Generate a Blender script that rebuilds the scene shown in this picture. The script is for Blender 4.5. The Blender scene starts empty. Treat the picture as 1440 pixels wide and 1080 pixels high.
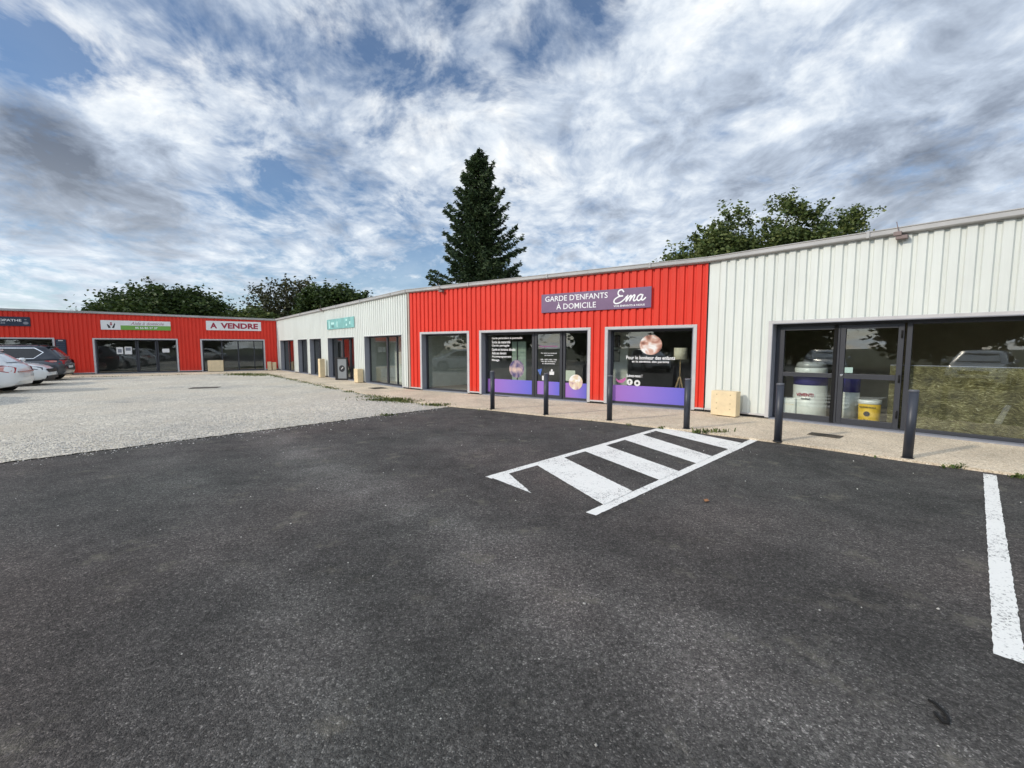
import bpy, math, random
import numpy as np
from mathutils import Vector, Matrix
R = math.radians
SC = bpy.context.scene
COL = SC.collection
random.seed(7)
RNG = np.random.default_rng(11)

# ------------------------------------------------------------------ camera
cam = bpy.data.cameras.new('camera')
cam.sensor_fit = 'HORIZONTAL'; cam.sensor_width = 36.0
cam.lens = 36.0 * 615.0 / 1440.0
cam.clip_start = 0.05; cam.clip_end = 3000
cam_o = bpy.data.objects.new('camera', cam); COL.objects.link(cam_o)
cam_o.location = (0, 0, 1.6)
cam_o.rotation_euler = (R(90) - math.atan(51 / 615.0), 0, 0)
SC.camera = cam_o

# ------------------------------------------------------------------ light
SUN_EL, SUN_STR, SKY_STR, CLOUD, REAR_FILL = 27.0, 1.75, 0.095, 0.90, 1.75
LIGHT_DIR = Vector((0.92, 0.40, 0)).normalized()          # the way the light travels over the ground
ld = LIGHT_DIR * math.cos(R(SUN_EL)); ld.z = -math.sin(R(SUN_EL))
sun = bpy.data.lights.new('sun', 'SUN'); sun.energy = SUN_STR; sun.angle = R(2.5); sun.color = (1.0, 0.90, 0.76)
sun_o = bpy.data.objects.new('sun', sun); COL.objects.link(sun_o)
sun_o.rotation_euler = ld.to_track_quat('-Z', 'Y').to_euler()
SC.view_settings.view_transform = 'Standard'; SC.view_settings.look = 'None'
SC.view_settings.exposure = 0.45; SC.view_settings.gamma = 1.0
SC.cycles.max_bounces = 6; SC.cycles.transparent_max_bounces = 12


class N:
    """small node helper"""
    def __init__(s, tree): s.t = tree; s.n = tree.nodes; s.l = tree.links
    def __call__(s, typ, inp=None, **kw):
        n = s.n.new(typ)
        for k, v in kw.items(): setattr(n, k, v)
        for k, v in (inp or {}).items():
            if isinstance(v, bpy.types.NodeSocket): s.l.new(v, n.inputs[k])
            else: n.inputs[k].default_value = v
        return n
    def math(s, op, a, b=None, c=None, clamp=False):
        d = {0: a}
        if b is not None: d[1] = b
        if c is not None: d[2] = c
        return s('ShaderNodeMath', d, operation=op, use_clamp=clamp).outputs[0]
    def vmath(s, op, a, b=None):
        d = {0: a}
        if b is not None: d[1] = b
        n = s('ShaderNodeVectorMath', d, operation=op)
        return n.outputs['Value'] if op in ('DOT_PRODUCT', 'LENGTH', 'DISTANCE') else n.outputs[0]
    def noise(s, vec, scale, detail=4, rough=.55, dist=0.0, out='Fac'):
        return s('ShaderNodeTexNoise', {'Vector': vec, 'Scale': scale, 'Detail': detail, 'Roughness': rough, 'Distortion': dist}).outputs[out]
    def ramp(s, fac, stops, interp='LINEAR'):
        n = s('ShaderNodeValToRGB', {'Fac': fac}); cr = n.color_ramp; cr.interpolation = interp
        while len(cr.elements) < len(stops): cr.elements.new(0.5)
        for e, (p, c) in zip(cr.elements, stops):
            e.position = p
            e.color = (c, c, c, 1) if isinstance(c, (int, float)) else (*c, 1)
        return n.outputs['Color']
    def mix(s, fac, a, b, mode='MIX'):
        n = s('ShaderNodeMix', data_type='RGBA', blend_type=mode, clamp_factor=True)
        for i, v in ((0, fac), (6, a), (7, b)):
            if isinstance(v, bpy.types.NodeSocket): s.l.new(v, n.inputs[i])
            else: n.inputs[i].default_value = (*v, 1) if isinstance(v, tuple) and len(v) == 3 else v
        return n.outputs[2]


# ------------------------------------------------------------------ sky
world = bpy.data.worlds.new('World'); SC.world = world; world.use_nodes = True
world.cycles.sampling_method = 'MANUAL'; world.cycles.sample_map_resolution = 512
g = N(world.node_tree); g.n.clear()
sky = g('ShaderNodeTexSky', sky_type='NISHITA')
sky.sun_disc = False; sky.sun_elevation = R(SUN_EL)
sky.sun_rotation = math.atan2(-LIGHT_DIR.x, -LIGHT_DIR.y)
sky.air_density = 1.0; sky.dust_density = 0.4; sky.ozone_density = 4.0
tc = g('ShaderNodeTexCoord').outputs['Generated']
sep = g('ShaderNodeSeparateXYZ', {0: tc})
up = g.math('ADD', g.math('MAXIMUM', sep.outputs[2], 0.0), 0.24)
px = g.math('DIVIDE', sep.outputs[0], up); py = g.math('DIVIDE', sep.outputs[1], up)
P = g('ShaderNodeCombineXYZ', {0: px, 1: py, 2: 0.0}).outputs[0]
# mottled streaks drawn out along the wind, bent by a slow warp
Ps = g('ShaderNodeMapping', {'Vector': P, 'Rotation': (0, 0, R(-8)), 'Scale': (1.0, 0.88, 1.0), 'Location': (3.1, 1.7, 0)}).outputs[0]
warp = g('ShaderNodeTexNoise', {'Vector': Ps, 'Scale': 1.8, 'Detail': 2.0, 'Roughness': 0.55}).outputs['Color']
sw = g('ShaderNodeVectorMath', {0: g.vmath('SUBTRACT', warp, (0.5, 0.5, 0.5))}, operation='SCALE'); sw.inputs['Scale'].default_value = 0.30
Pw = g.vmath('ADD', Ps, sw.outputs[0])
n1 = g.noise(Pw, 2.7, 5, 0.60)
n2 = g.noise(Pw, 8.5, 5, 0.62)
n5 = g.noise(Pw, 26.0, 4, 0.62)
cov = g.math('ADD', g.math('ADD', g.math('MULTIPLY', n1, 0.48), g.math('MULTIPLY', n2, 0.38)), g.math('MULTIPLY', n5, 0.16))


def blob(x, y, z, k, amp):
    """soft hill round one direction of the sky"""
    d = g.math('SUBTRACT', g.vmath('DOT_PRODUCT', tc, (x, y, z)), 1.0)
    return g.math('MULTIPLY', g.math('EXPONENT', g.math('MULTIPLY', d, k)), amp)


def total(lst):
    a = lst[0]
    for b in lst[1:]: a = g.math('ADD', a, b)
    return a


# openings of blue (negative) and thick cloud (positive)
BLOBS_COV = [(-0.659, 0.64, 0.396, 578.4, -0.136), (-0.607, 0.68, 0.411, 979.9, -0.12), (-0.668, 0.623, 0.408, 1250.7, -0.064), (-0.444, 0.744, 0.498, 537.9, -0.048), (-0.489, 0.819, 0.3, 387.7, -0.04), (-0.403, 0.879, 0.255, 228.7, -0.048), (-0.464, 0.841, 0.276, 519.1, -0.048), (-0.258, 0.835, 0.486, 284.4, -0.056), (-0.301, 0.787, 0.538, 470.1, -0.056), (0.032, 0.844, 0.535, 394.6, -0.048), (0.153, 0.805, 0.573, 464.8, -0.152), (0.087, 0.811, 0.578, 452.8, -0.04), (-0.185, 0.966, 0.183, 238.3, -0.064), (-0.246, 0.96, 0.136, 175.1, -0.048), (-0.041, 0.874, 0.484, 504.1, -0.04), (-0.554, 0.824, 0.117, 367.2, -0.048), (-0.648, 0.616, 0.448, 1297.7, 0.08), (-0.608, 0.712, 0.352, 322.1, 0.096), (-0.685, 0.665, 0.299, 165.3, 0.08), (-0.604, 0.764, 0.227, 110.2, 0.064), (0.354, 0.818, 0.453, 31.7, 0.096), (0.637, 0.703, 0.316, 36.0, 0.112), (-0.143, 0.913, 0.383, 163.7, 0.04), (-0.335, 0.887, 0.318, 311.1, 0.04), (0.193, 0.94, 0.28, 43.6, 0.04)]
cov2 = g.math('ADD', cov, total([blob(*b) for b in BLOBS_COV]))
alpha = g.ramp(cov2, [(0.40, 0.05), (0.465, 0.38), (0.52, 0.72), (0.60, 1.0)])
# thickness: the bellies of the thick clouds are grey
n3 = g.noise(Pw, 3.2, 5, 0.60); n4 = g.noise(Pw, 9.0, 5, 0.62)
BLOBS_DK = [(-0.696, 0.648, 0.31, 755.7, 0.132), (-0.673, 0.683, 0.286, 358.4, 0.149), (-0.619, 0.753, 0.224, 353.5, 0.149), (-0.575, 0.789, 0.217, 616.4, 0.123), (-0.722, 0.655, 0.225, 723.6, 0.088), (-0.713, 0.68, 0.171, 934.2, 0.072), (-0.334, 0.885, 0.324, 374.7, 0.078), (-0.374, 0.855, 0.359, 506.8, 0.039), (0.649, 0.684, 0.333, 177.1, 0.098), (0.693, 0.639, 0.334, 478.7, 0.053), (0.552, 0.767, 0.327, 226.2, 0.078), (0.379, 0.839, 0.39, 174.8, 0.065), (0.626, 0.747, 0.222, 117.1, 0.078), (0.716, 0.667, 0.209, 331.8, 0.053), (0.248, 0.884, 0.397, 188.7, 0.039), (-0.607, 0.71, 0.356, 427.5, -0.13), (-0.634, 0.673, 0.382, 1003.2, -0.065), (-0.634, 0.63, 0.449, 610.9, -0.078), (-0.158, 0.853, 0.497, 106.3, -0.045), (-0.029, 0.936, 0.35, 120.2, -0.053), (0.262, 0.813, 0.521, 196.5, -0.039), (-0.186, 0.913, 0.362, 666.5, -0.065), (-0.494, 0.761, 0.421, 271.4, -0.065), (0.612, 0.684, 0.398, 400.3, -0.033), (-0.515, 0.832, 0.209, 364.1, -0.033), (0.16, 0.925, 0.346, 417.0, -0.039)]
thick = g.math('ADD', g.math('ADD', g.math('MULTIPLY', n3, 0.56), g.math('MULTIPLY', n4, 0.44)), total([blob(*b) for b in BLOBS_DK]))
ccol = g.ramp(thick, [(0.36, (0.86, 0.88, 0.885)), (0.46, (0.655, 0.71, 0.775)), (0.54, (0.46, 0.53, 0.635)), (0.65, (0.285, 0.335, 0.42)), (0.80, (0.15, 0.18, 0.235))])
# brighter, hazier air low down
low = g.ramp(sep.outputs[2], [(0.0, 1.0), (0.10, 0.55), (0.30, 0.0)])
ccol = g.mix(g.math('MULTIPLY', low, 0.55), ccol, (0.80, 0.86, 0.91))
alpha = g.math('MAXIMUM', alpha, g.math('MULTIPLY', low, 0.50))
# added brightness in the unseen sky behind the camera, filling the shaded walls
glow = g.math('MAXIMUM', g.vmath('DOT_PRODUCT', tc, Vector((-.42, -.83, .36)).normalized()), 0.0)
boost = g.math('ADD', 1.0, g.math('MULTIPLY', g.math('POWER', glow, 1.2), REAR_FILL))
bg_sky = g('ShaderNodeBackground', {'Color': sky.outputs[0], 'Strength': SKY_STR})
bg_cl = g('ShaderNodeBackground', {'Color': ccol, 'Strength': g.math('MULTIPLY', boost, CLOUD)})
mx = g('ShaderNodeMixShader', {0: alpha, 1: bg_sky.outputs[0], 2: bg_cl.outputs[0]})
g('ShaderNodeOutputWorld', {'Surface': mx.outputs[0]})


# ------------------------------------------------------------------ materials
def new_mat(name):
    m = bpy.data.materials.new(name); m.use_nodes = True
    n = N(m.node_tree); n.n.clear()
    b = n('ShaderNodeBsdfPrincipled'); o = n('ShaderNodeOutputMaterial', {'Surface': b.outputs[0]})
    return m, n, b, o


def setin(n, b, **kw):
    for k, v in kw.items():
        s = b.inputs[k.replace('_', ' ')]
        if isinstance(v, bpy.types.NodeSocket): n.l.new(v, s)
        else: s.default_value = (*v, 1) if isinstance(v, tuple) and len(v) == 3 else v


def mat(name, color, rough=.5, metal=0.0, var=.08, scale=3.0, bump=0.0, bscale=60.0, coat=0.0):
    m, n, b, o = new_mat(name)
    v = n('ShaderNodeTexCoord').outputs['Object']
    f = n.noise(v, scale, 5, .6)
    d = tuple(c * (1 - var * 1.6) for c in color); l = tuple(min(1, c * (1 + var)) for c in color)
    setin(n, b, Base_Color=n.ramp(f, [(0.3, d), (0.7, l)]), Roughness=rough, Metallic=metal)
    if coat: b.inputs['Coat Weight'].default_value = coat; b.inputs['Coat Roughness'].default_value = .05
    if bump:
        bp = n('ShaderNodeBump', {'Height': n.noise(v, bscale, 3, .6), 'Strength': bump, 'Distance': .01})
        setin(n, b, Normal=bp.outputs[0])
    return m


def cladding_mat(name, color, dirt=.10):
    m, n, b, o = new_mat(name)
    v = n('ShaderNodeTexCoord').outputs['Object']
    s = n('ShaderNodeSeparateXYZ', {0: v})
    sheet = n.math('FLOOR', n.math('DIVIDE', s.outputs[0], 1.0))
    wn = n('ShaderNodeTexWhiteNoise', {'W': sheet}, noise_dimensions='1D').outputs[0]
    vs = n('ShaderNodeMapping', {'Vector': v, 'Scale': (9.0, 9.0, .55)}).outputs[0]
    streak = n.noise(vs, 1.2, 6, .6)
    blot = n.noise(v, 1.1, 5, .6)
    f = n.math('ADD', n.math('MULTIPLY', n.math('SUBTRACT', streak, .5), dirt * 1.6), n.math('MULTIPLY', n.math('SUBTRACT', wn, .5), .05))
    f = n.math('ADD', f, n.math('MULTIPLY', n.math('SUBTRACT', blot, .5), dirt))
    c = n.mix(1.0, (*color, 1), n('ShaderNodeCombineColor', {0: n.math('ADD', 1.0, f), 1: n.math('ADD', 1.0, f), 2: n.math('ADD', 1.0, f)}).outputs[0], 'MULTIPLY')
    # splash dirt just above the ground, where rain spatters the sheet
    mud = n.math('MULTIPLY', n.ramp(s.outputs[2], [(0.0, 1.0), (0.32, 0.0)]), n.noise(v, 6, 5, .7))
    c = n.mix(n.math('MULTIPLY', mud, .35), c, (0.30, .24, .18))
    setin(n, b, Base_Color=c, Roughness=n.ramp(streak, [(.3, .36), (.7, .52)]))
    b.inputs['Specular IOR Level'].default_value = .22
    bp = n('ShaderNodeBump', {'Height': n.noise(v, 2.2, 2, .5), 'Strength': .12, 'Distance': .03})
    setin(n, b, Normal=bp.outputs[0])
    return m


def asphalt_mat():
    m, n, b, o = new_mat('asphalt')
    v = n('ShaderNodeTexCoord').outputs['Object']
    vo = n('ShaderNodeTexVoronoi', {'Vector': v, 'Scale': 150.0}); cell = n('ShaderNodeSeparateColor', {0: vo.outputs['Color']}).outputs[0]
    vo2 = n('ShaderNodeTexVoronoi', {'Vector': v, 'Scale': 70.0}); cell2 = n('ShaderNodeSeparateColor', {0: vo2.outputs['Color']}).outputs[1]
    grit = n.ramp(cell, [(0.0, .024), (0.45, .050), (0.80, .078), (0.94, .12), (1.0, .26)])
    grit2 = n.ramp(cell2, [(0.0, .028), (0.6, .052), (0.95, .09), (1.0, .17)])
    c = n.mix(.42, grit, grit2)
    big = n.noise(v, .55, 6, .62); mid = n.noise(v, 3.2, 6, .65)
    f = n.math('ADD', n.math('MULTIPLY', n.math('SUBTRACT', big, .5), 2.2), n.math('MULTIPLY', n.math('SUBTRACT', mid, .5), 2.0))
    # worn wheel tracks running alongside the shops
    sv = n('ShaderNodeSeparateXYZ', {0: v}); wob = n.math('MULTIPLY', n.math('SUBTRACT', n.noise(v, .6, 3, .5), .5), 1.1)
    q = n.math('ADD', n.math('ADD', n.math('MULTIPLY', sv.outputs[0], .729), n.math('MULTIPLY', sv.outputs[1], .685)), wob)
    tr = 0.0
    for c0, wd, am in ((2.15, .42, 1.0), (.55, .40, .6), (4.2, .5, .35), (-1.3, .6, .5)):
        e = n.math('DIVIDE', n.math('SUBTRACT', q, c0), wd)
        e = n.math('MULTIPLY', n.math('EXPONENT', n.math('MULTIPLY', n.math('MULTIPLY', e, e), -1.0)), am)
        tr = n.math('ADD', tr, e)
    tr = n.math('MULTIPLY', tr, n.ramp(n.noise(v, 1.3, 5, .65), [(.30, .1), (.65, 1.0)]))
    f = n.math('ADD', n.math('ADD', 1.32, f), n.math('MULTIPLY', tr, 1.35))
    f = n.math('MULTIPLY', n.math('MAXIMUM', f, .45), n.ramp(n.noise(v, 34, 4, .65), [(.30, .55), (.50, .95), (.70, 1.45)]))
    hue = n.noise(v, .28, 3, .5)
    c = n.mix(1.0, c, n.ramp(hue, [(.35, (1.0, 1.0, .92)), (.5, (1.06, .99, .92)), (.65, (1.16, .99, .90))]), 'MULTIPLY')
    c = n.mix(1.0, c, n('ShaderNodeCombineColor', {0: f, 1: f, 2: f}).outputs[0], 'MULTIPLY')
    # old drips of oil
    oil = n.ramp(n.noise(v, 1.7, 5, .6), [(.27, .55), (.36, 0.0)])
    c = n.mix(oil, c, (.022, .021, .021))
    # pale dusty spots
    sp = n.ramp(n.noise(v, 2.1, 7, .7), [(.575, 0.0), (.70, 1.0)])
    c = n.mix(n.math('MULTIPLY', sp, .5), c, (.25, .23, .18))
    # lost white chips
    v3 = n('ShaderNodeTexVoronoi', {'Vector': v, 'Scale': 9.0, 'Randomness': 1.0}); chip = n.math('LESS_THAN', v3.outputs['Distance'], .045)
    keep = n.math('GREATER_THAN', n('ShaderNodeSeparateColor', {0: v3.outputs['Color']}).outputs[0], .88)
    c = n.mix(n.math('MULTIPLY', n.math('MULTIPLY', chip, keep), .8), c, (.55, .52, .47))
    setin(n, b, Base_Color=c, Roughness=.88)
    b.inputs['Specular IOR Level'].default_value = .35
    h = n.math('ADD', n.math('MULTIPLY', vo.outputs['Distance'], -.5), n.math('MULTIPLY', n.noise(v, 48, 5, .72), 1.5))
    setin(n, b, Normal=n('ShaderNodeBump', {'Height': h, 'Strength': 1.0, 'Distance': .014}).outputs[0])
    return m


def gravel_mat(name='gravel'):
    m, n, b, o = new_mat(name)
    v = n('ShaderNodeTexCoord').outputs['Object']
    vo = n('ShaderNodeTexVoronoi', {'Vector': v, 'Scale': 34.0}); cell = n('ShaderNodeSeparateColor', {0: vo.outputs['Color']})
    vo2 = n('ShaderNodeTexVoronoi', {'Vector': v, 'Scale': 15.0}); cell2 = n('ShaderNodeSeparateColor', {0: vo2.outputs['Color']})
    c = n.ramp(cell.outputs[0], [(0, (.30, .29, .265)), (.35, (.50, .485, .445)), (.7, (.64, .62, .57)), (1, (.84, .82, .76))])
    c2 = n.ramp(cell2.outputs[1], [(0, (.28, .27, .245)), (.5, (.54, .525, .485)), (1, (.80, .78, .73))])
    c = n.mix(.38, c, c2)
    big = n.noise(v, .32, 7, .66); f = n.ramp(big, [(.30, (.70, .695, .68)), (.46, (1.05, 1.01, .93)), (.68, (1.30, 1.24, 1.11))])
    c = n.mix(1.0, c, f, 'MULTIPLY')
    bare = n.ramp(n.noise(v, .42, 7, .68), [(.47, 0.0), (.62, .75)])
    c = n.mix(bare, c, (.62, .555, .44))
    gap = n.ramp(vo.outputs['Distance'], [(.45, 0.0), (.75, .4)])
    c = n.mix(gap, c, (.24, .225, .195))
    setin(n, b, Base_Color=c, Roughness=.92)
    h = n.math('ADD', n.math('MULTIPLY', vo.outputs['Distance'], -1.0), n.math('MULTIPLY', vo2.outputs['Distance'], -.5))
    setin(n, b, Normal=n('ShaderNodeBump', {'Height': h, 'Strength': .9, 'Distance': .02}).outputs[0])
    return m


def stone_mat():
    m, n, b, o = new_mat('stone_chips')
    ri = n('ShaderNodeNewGeometry').outputs['Random Per Island']
    setin(n, b, Base_Color=n.ramp(ri, [(0, (.34, .33, .30)), (.4, (.56, .54, .50)), (.8, (.70, .68, .63)), (1, (.86, .84, .79))]), Roughness=.9)
    return m


def pavement_mat():
    m, n, b, o = new_mat('pavement')
    v = n('ShaderNodeTexCoord').outputs['Object']
    vo = n('ShaderNodeTexVoronoi', {'Vector': v, 'Scale': 75.0}); cell = n('ShaderNodeSeparateColor', {0: vo.outputs['Color']}).outputs[0]
    c = n.ramp(cell, [(0, (.38, .305, .21)), (.3, (.60, .495, .36)), (.75, (.70, .59, .44)), (1, (.82, .74, .60))])
    f = n.ramp(n.noise(v, .9, 7, .65), [(.3, .74), (.55, 1.0), (.75, 1.10)])
    c = n.mix(1.0, c, f, 'MULTIPLY')
    st = n.ramp(n.noise(v, 3.0, 6, .7), [(.60, 0.0), (.74, .5)])
    c = n.mix(st, c, (.26, .205, .15))
    setin(n, b, Base_Color=c, Roughness=.9, Normal=n('ShaderNodeBump', {'Height': vo.outputs['Distance'], 'Strength': .5, 'Distance': .006}).outputs[0])
    return m


def paint_line_mat():
    m, n, b, o = new_mat('road_paint')
    v = n('ShaderNodeTexCoord').outputs['Object']
    vo = n('ShaderNodeTexVoronoi', {'Vector': v, 'Scale': 105.0}); cell = n('ShaderNodeSeparateColor', {0: vo.outputs['Color']}).outputs[0]
    area = n.noise(v, 1.9, 6, .65); fine = n.noise(v, 22, 5, .7)
    wear = n.math('ADD', n.math('MULTIPLY', area, .55), n.math('MULTIPLY', fine, .5))
    wear = n.math('ADD', wear, n.math('MULTIPLY', n.math('SUBTRACT', cell, .5), .28))
    w = n.ramp(wear, [(.615, 0.0), (.72, .85)])
    c = n.mix(n.math('MULTIPLY', n.noise(v, 5, 5, .6), .35), (.86, .855, .81), (.68, .67, .61))
    c = n.mix(w, c, (.12, .115, .11))
    setin(n, b, Base_Color=c, Roughness=.7, Normal=n('ShaderNodeBump', {'Height': vo.outputs['Distance'], 'Strength': .35, 'Distance': .005}).outputs[0])
    return m


def dirt_mat():
    m, n, b, o = new_mat('ground')
    v = n('ShaderNodeTexCoord').outputs['Object']
    setin(n, b, Base_Color=n.ramp(n.noise(v, .3, 8, .7), [(.3, (.05, .07, .025)), (.55, (.09, .10, .045)), (.75, (.20, .17, .11))]), Roughness=.95)
    return m


def glass_mat(name='window_glass', tint=(.945, .965, .95), ior=.06):
    m = bpy.data.materials.new(name); m.use_nodes = True
    n = N(m.node_tree); n.n.clear()
    v = n('ShaderNodeTexCoord').outputs['Object']
    bp = n('ShaderNodeBump', {'Height': n.noise(v, .9, 1, .4), 'Strength': .05, 'Distance': .03})
    tr = n('ShaderNodeBsdfTransparent', {'Color': (*tint, 1)})
    gl = n('ShaderNodeBsdfGlossy', {'Color': (.95, .97, .96, 1), 'Roughness': .015, 'Normal': bp.outputs[0]})
    fc = n('ShaderNodeLayerWeight', {'Blend': .5}).outputs['Facing']
    fr = n.math('ADD', ior, n.math('MULTIPLY', n.math('POWER', fc, 4.5), .85))
    mx = n('ShaderNodeMixShader', {0: fr, 1: tr.outputs[0], 2: gl.outputs[0]})
    n('ShaderNodeOutputMaterial', {'Surface': mx.outputs[0]})
    return m


def leaf_mat(name, dark, mid, light):
    m, n, b, o = new_mat(name)
    ri = n('ShaderNodeNewGeometry').outputs['Random Per Island']
    v = n('ShaderNodeTexCoord').outputs['Object']
    f = n.math('ADD', n.math('MULTIPLY', ri, .6), n.math('MULTIPLY', n.noise(v, .9, 3, .6), .4))
    c = n.ramp(f, [(.2, dark), (.5, mid), (.8, light)])
    setin(n, b, Base_Color=c, Roughness=.55)
    b.inputs['Specular IOR Level'].default_value = .3
    tl = n('ShaderNodeBsdfTranslucent', {'Color': c})
    mx = n('ShaderNodeMixShader', {0: .25, 1: b.outputs[0], 2: tl.outputs[0]})
    n.l.new(mx.outputs[0], o.inputs['Surface'])
    return m


def film_mat():
    """printed window film: a violet to blue print across its width"""
    m, n, b, o = new_mat('window_film')
    v = n('ShaderNodeTexCoord').outputs['Generated']
    s = n('ShaderNodeSeparateXYZ', {0: v})
    c = n.ramp(s.outputs[0], [(0.0, (.34, .15, .50)), (.45, (.26, .16, .56)), (1.0, (.12, .13, .58))])
    setin(n, b, Base_Color=c, Roughness=.35)
    return m


def photo_disc_mat(name, a, bcol, c3, seed):
    """round printed photograph: soft blotches of skin, hair and white cloth"""
    m, n, b, o = new_mat(name)
    v = n('ShaderNodeTexCoord').outputs['Generated']
    vv = n('ShaderNodeMapping', {'Vector': v, 'Location': (seed, seed * .7, seed * .3)}).outputs[0]
    f = n.noise(vv, 2.0, 2, .5, .5)
    c = n.ramp(f, [(.34, c3), (.46, bcol), (.54, a), (.66, (.80, .78, .76))])
    setin(n, b, Base_Color=c, Roughness=.4)
    return m


def straw_mat():
    m, n, b, o = new_mat('straw_fibre')
    v = n('ShaderNodeTexCoord').outputs['Object']
    w1 = n('ShaderNodeTexNoise', {'Vector': v, 'Scale': 3.2, 'Detail': 3.0}).outputs['Color']
    vv = n.vmath('ADD', v, n.vmath('SCALE', w1)); vv.node.inputs[1].links[0].from_node.inputs['Scale'].default_value = .30
    fib = n('ShaderNodeMapping', {'Vector': vv, 'Scale': (1.0, 1.0, 5.0)}).outputs[0]
    a = n.noise(fib, 13, 8, .75, .7)
    fib2 = n('ShaderNodeMapping', {'Vector': vv, 'Rotation': (0, R(70), 0), 'Scale': (1.0, 1.0, 6.0)}).outputs[0]
    a2 = n.noise(fib2, 11, 8, .75, .6)
    f = n.math('ADD', n.math('MULTIPLY', a, .55), n.math('MULTIPLY', a2, .45))
    c = n.ramp(f, [(.37, (.024, .020, .008)), (.46, (.090, .078, .028)), (.54, (.21, .19, .085)), (.64, (.62, .60, .42))])
    blot = n.ramp(n.noise(v, 3.4, 5, .7), [(.36, .40), (.62, 1.25)])
    setin(n, b, Base_Color=n.mix(1.0, c, blot, 'MULTIPLY'), Roughness=.9, Normal=n('ShaderNodeBump', {'Height': f, 'Strength': .9, 'Distance': .03}).outputs[0])
    return m


M = dict(
    asphalt=asphalt_mat(), gravel=gravel_mat(), stones=stone_mat(), pavement=pavement_mat(), line=paint_line_mat(), ground=dirt_mat(),
    red=cladding_mat('red_cladding', (.68, .046, .027), .20), white=cladding_mat('white_cladding', (.655, .685, .645), .13),
    trim=mat('pale_trim', (.50, .49, .49), .45, .0, .06), gutter=mat('gutter_grey', (.40, .40, .395), .5, 0, .10, 2.0),
    jamb=mat('jamb_grey', (.23, .24, .275), .5, 0, .05), frame=mat('frame_anthracite', (.030, .033, .042), .42, 0, .1),
    plinth=mat('plinth_black', (.018, .018, .02), .8), roof=mat('roof_membrane', (.12, .12, .12), .9),
    glass=glass_mat(), film=film_mat(),
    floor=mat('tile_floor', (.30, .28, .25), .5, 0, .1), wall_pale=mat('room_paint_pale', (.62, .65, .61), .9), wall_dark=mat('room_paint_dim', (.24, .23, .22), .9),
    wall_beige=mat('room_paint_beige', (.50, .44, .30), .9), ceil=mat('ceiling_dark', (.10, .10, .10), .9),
    ink_white=mat('lettering_white', (.82, .82, .82), .5, 0, .02), ink_red=mat('lettering_crimson', (.32, .015, .045), .5, 0, .03),
    ink_pink=mat('lettering_pink', (.45, .10, .30), .5, 0, .03), ink_black=mat('lettering_black', (.02, .02, .025), .5, 0, .03),
    ink_grey=mat('lettering_grey', (.34, .20, .22), .5, 0, .03), ink_blue=mat('sticker_blue', (.06, .13, .40), .5, 0, .05),
    sign_violet=mat('sign_violet', (.165, .095, .185), .45, 0, .10, 1.5), sign_white=mat('sign_white', (.74, .74, .73), .45, 0, .05),
    sign_green=mat('sign_green', (.16, .36, .06), .45, 0, .06), sign_navy=mat('sign_navy', (.018, .030, .055), .4, 0, .08),
    sign_teal=mat('sign_teal', (.20, .46, .44), .5, 0, .16, 2.5), teal_pale=mat('teal_faded', (.48, .76, .72), .5, 0, .1),
    bollard=mat('bollard_anthracite', (.032, .037, .050), .45, 0, .08), cap=mat('bollard_cap', (.10, .105, .12), .4),
    block=mat('cream_block', (.74, .60, .38), .75, 0, .07, 5, .15, 40), block_dark=mat('block_plug', (.46, .36, .21), .8),
    iron=mat('grate_iron', (.10, .085, .065), .7, .3, .2, 12),
    plastic_white=mat('plastic_white', (.72, .74, .70), .35, 0, .03), plastic_yellow=mat('plastic_yellow', (.78, .50, .04), .35, 0, .03),
    plastic_blue=mat('plastic_indigo', (.035, .03, .20), .35, 0, .03), lid=mat('lid_grey', (.36, .37, .36), .3, .1, .05),
    shade=mat('lamp_linen', (.62, .58, .45), .9), oak=mat('pale_oak', (.42, .29, .15), .6, 0, .15, 8),
    straw=straw_mat(),
    bark=mat('bark', (.085, .065, .048), .9, 0, .3, 6, .6, 18),
    leaf_dark=leaf_mat('leaf_dark', (.018, .034, .008), (.040, .070, .016), (.085, .115, .030)),
    leaf_mid=leaf_mat('leaf_mid', (.042, .070, .018), (.095, .130, .036), (.19, .215, .07)),
    leaf_olive=leaf_mat('leaf_olive', (.030, .034, .014), (.055, .060, .026), (.10, .10, .045)),
    needle=leaf_mat('needle', (.018, .034, .014), (.042, .072, .028), (.10, .14, .052)),
    weed=leaf_mat('weed', (.035, .06, .012), (.09, .13, .03), (.24, .24, .08)),
    car_white=mat('car_white', (.74, .76, .76), .25, 0, .02, coat=.8), car_grey=mat('car_slate', (.035, .040, .052), .28, .35, .04, coat=.9),
    car_glass=mat('car_glass', (.010, .012, .014), .12), tyre=mat('tyre', (.018, .018, .018), .85), rim=mat('rim', (.42, .43, .44), .3, .8),
    black_plastic=mat('black_plastic', (.016, .016, .017), .55), chrome=mat('chrome', (.66, .67, .68), .18, .9),
    tail=mat('tail_lens', (.36, .010, .012), .3), tail_clear=mat('tail_lens_clear', (.60, .26, .22), .3),
    head=mat('head_lens', (.10, .11, .12), .08, .3), plate=mat('number_plate', (.70, .70, .68), .5),
    house=mat('house_render', (.55, .50, .42), .9), tiles=mat('house_tiles', (.24, .11, .07), .85, 0, .2, 8),
    rubber=mat('rubber', (.006, .006, .006), .95), leaf_brown=mat('dead_leaf', (.30, .14, .06), .8),
)


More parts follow.
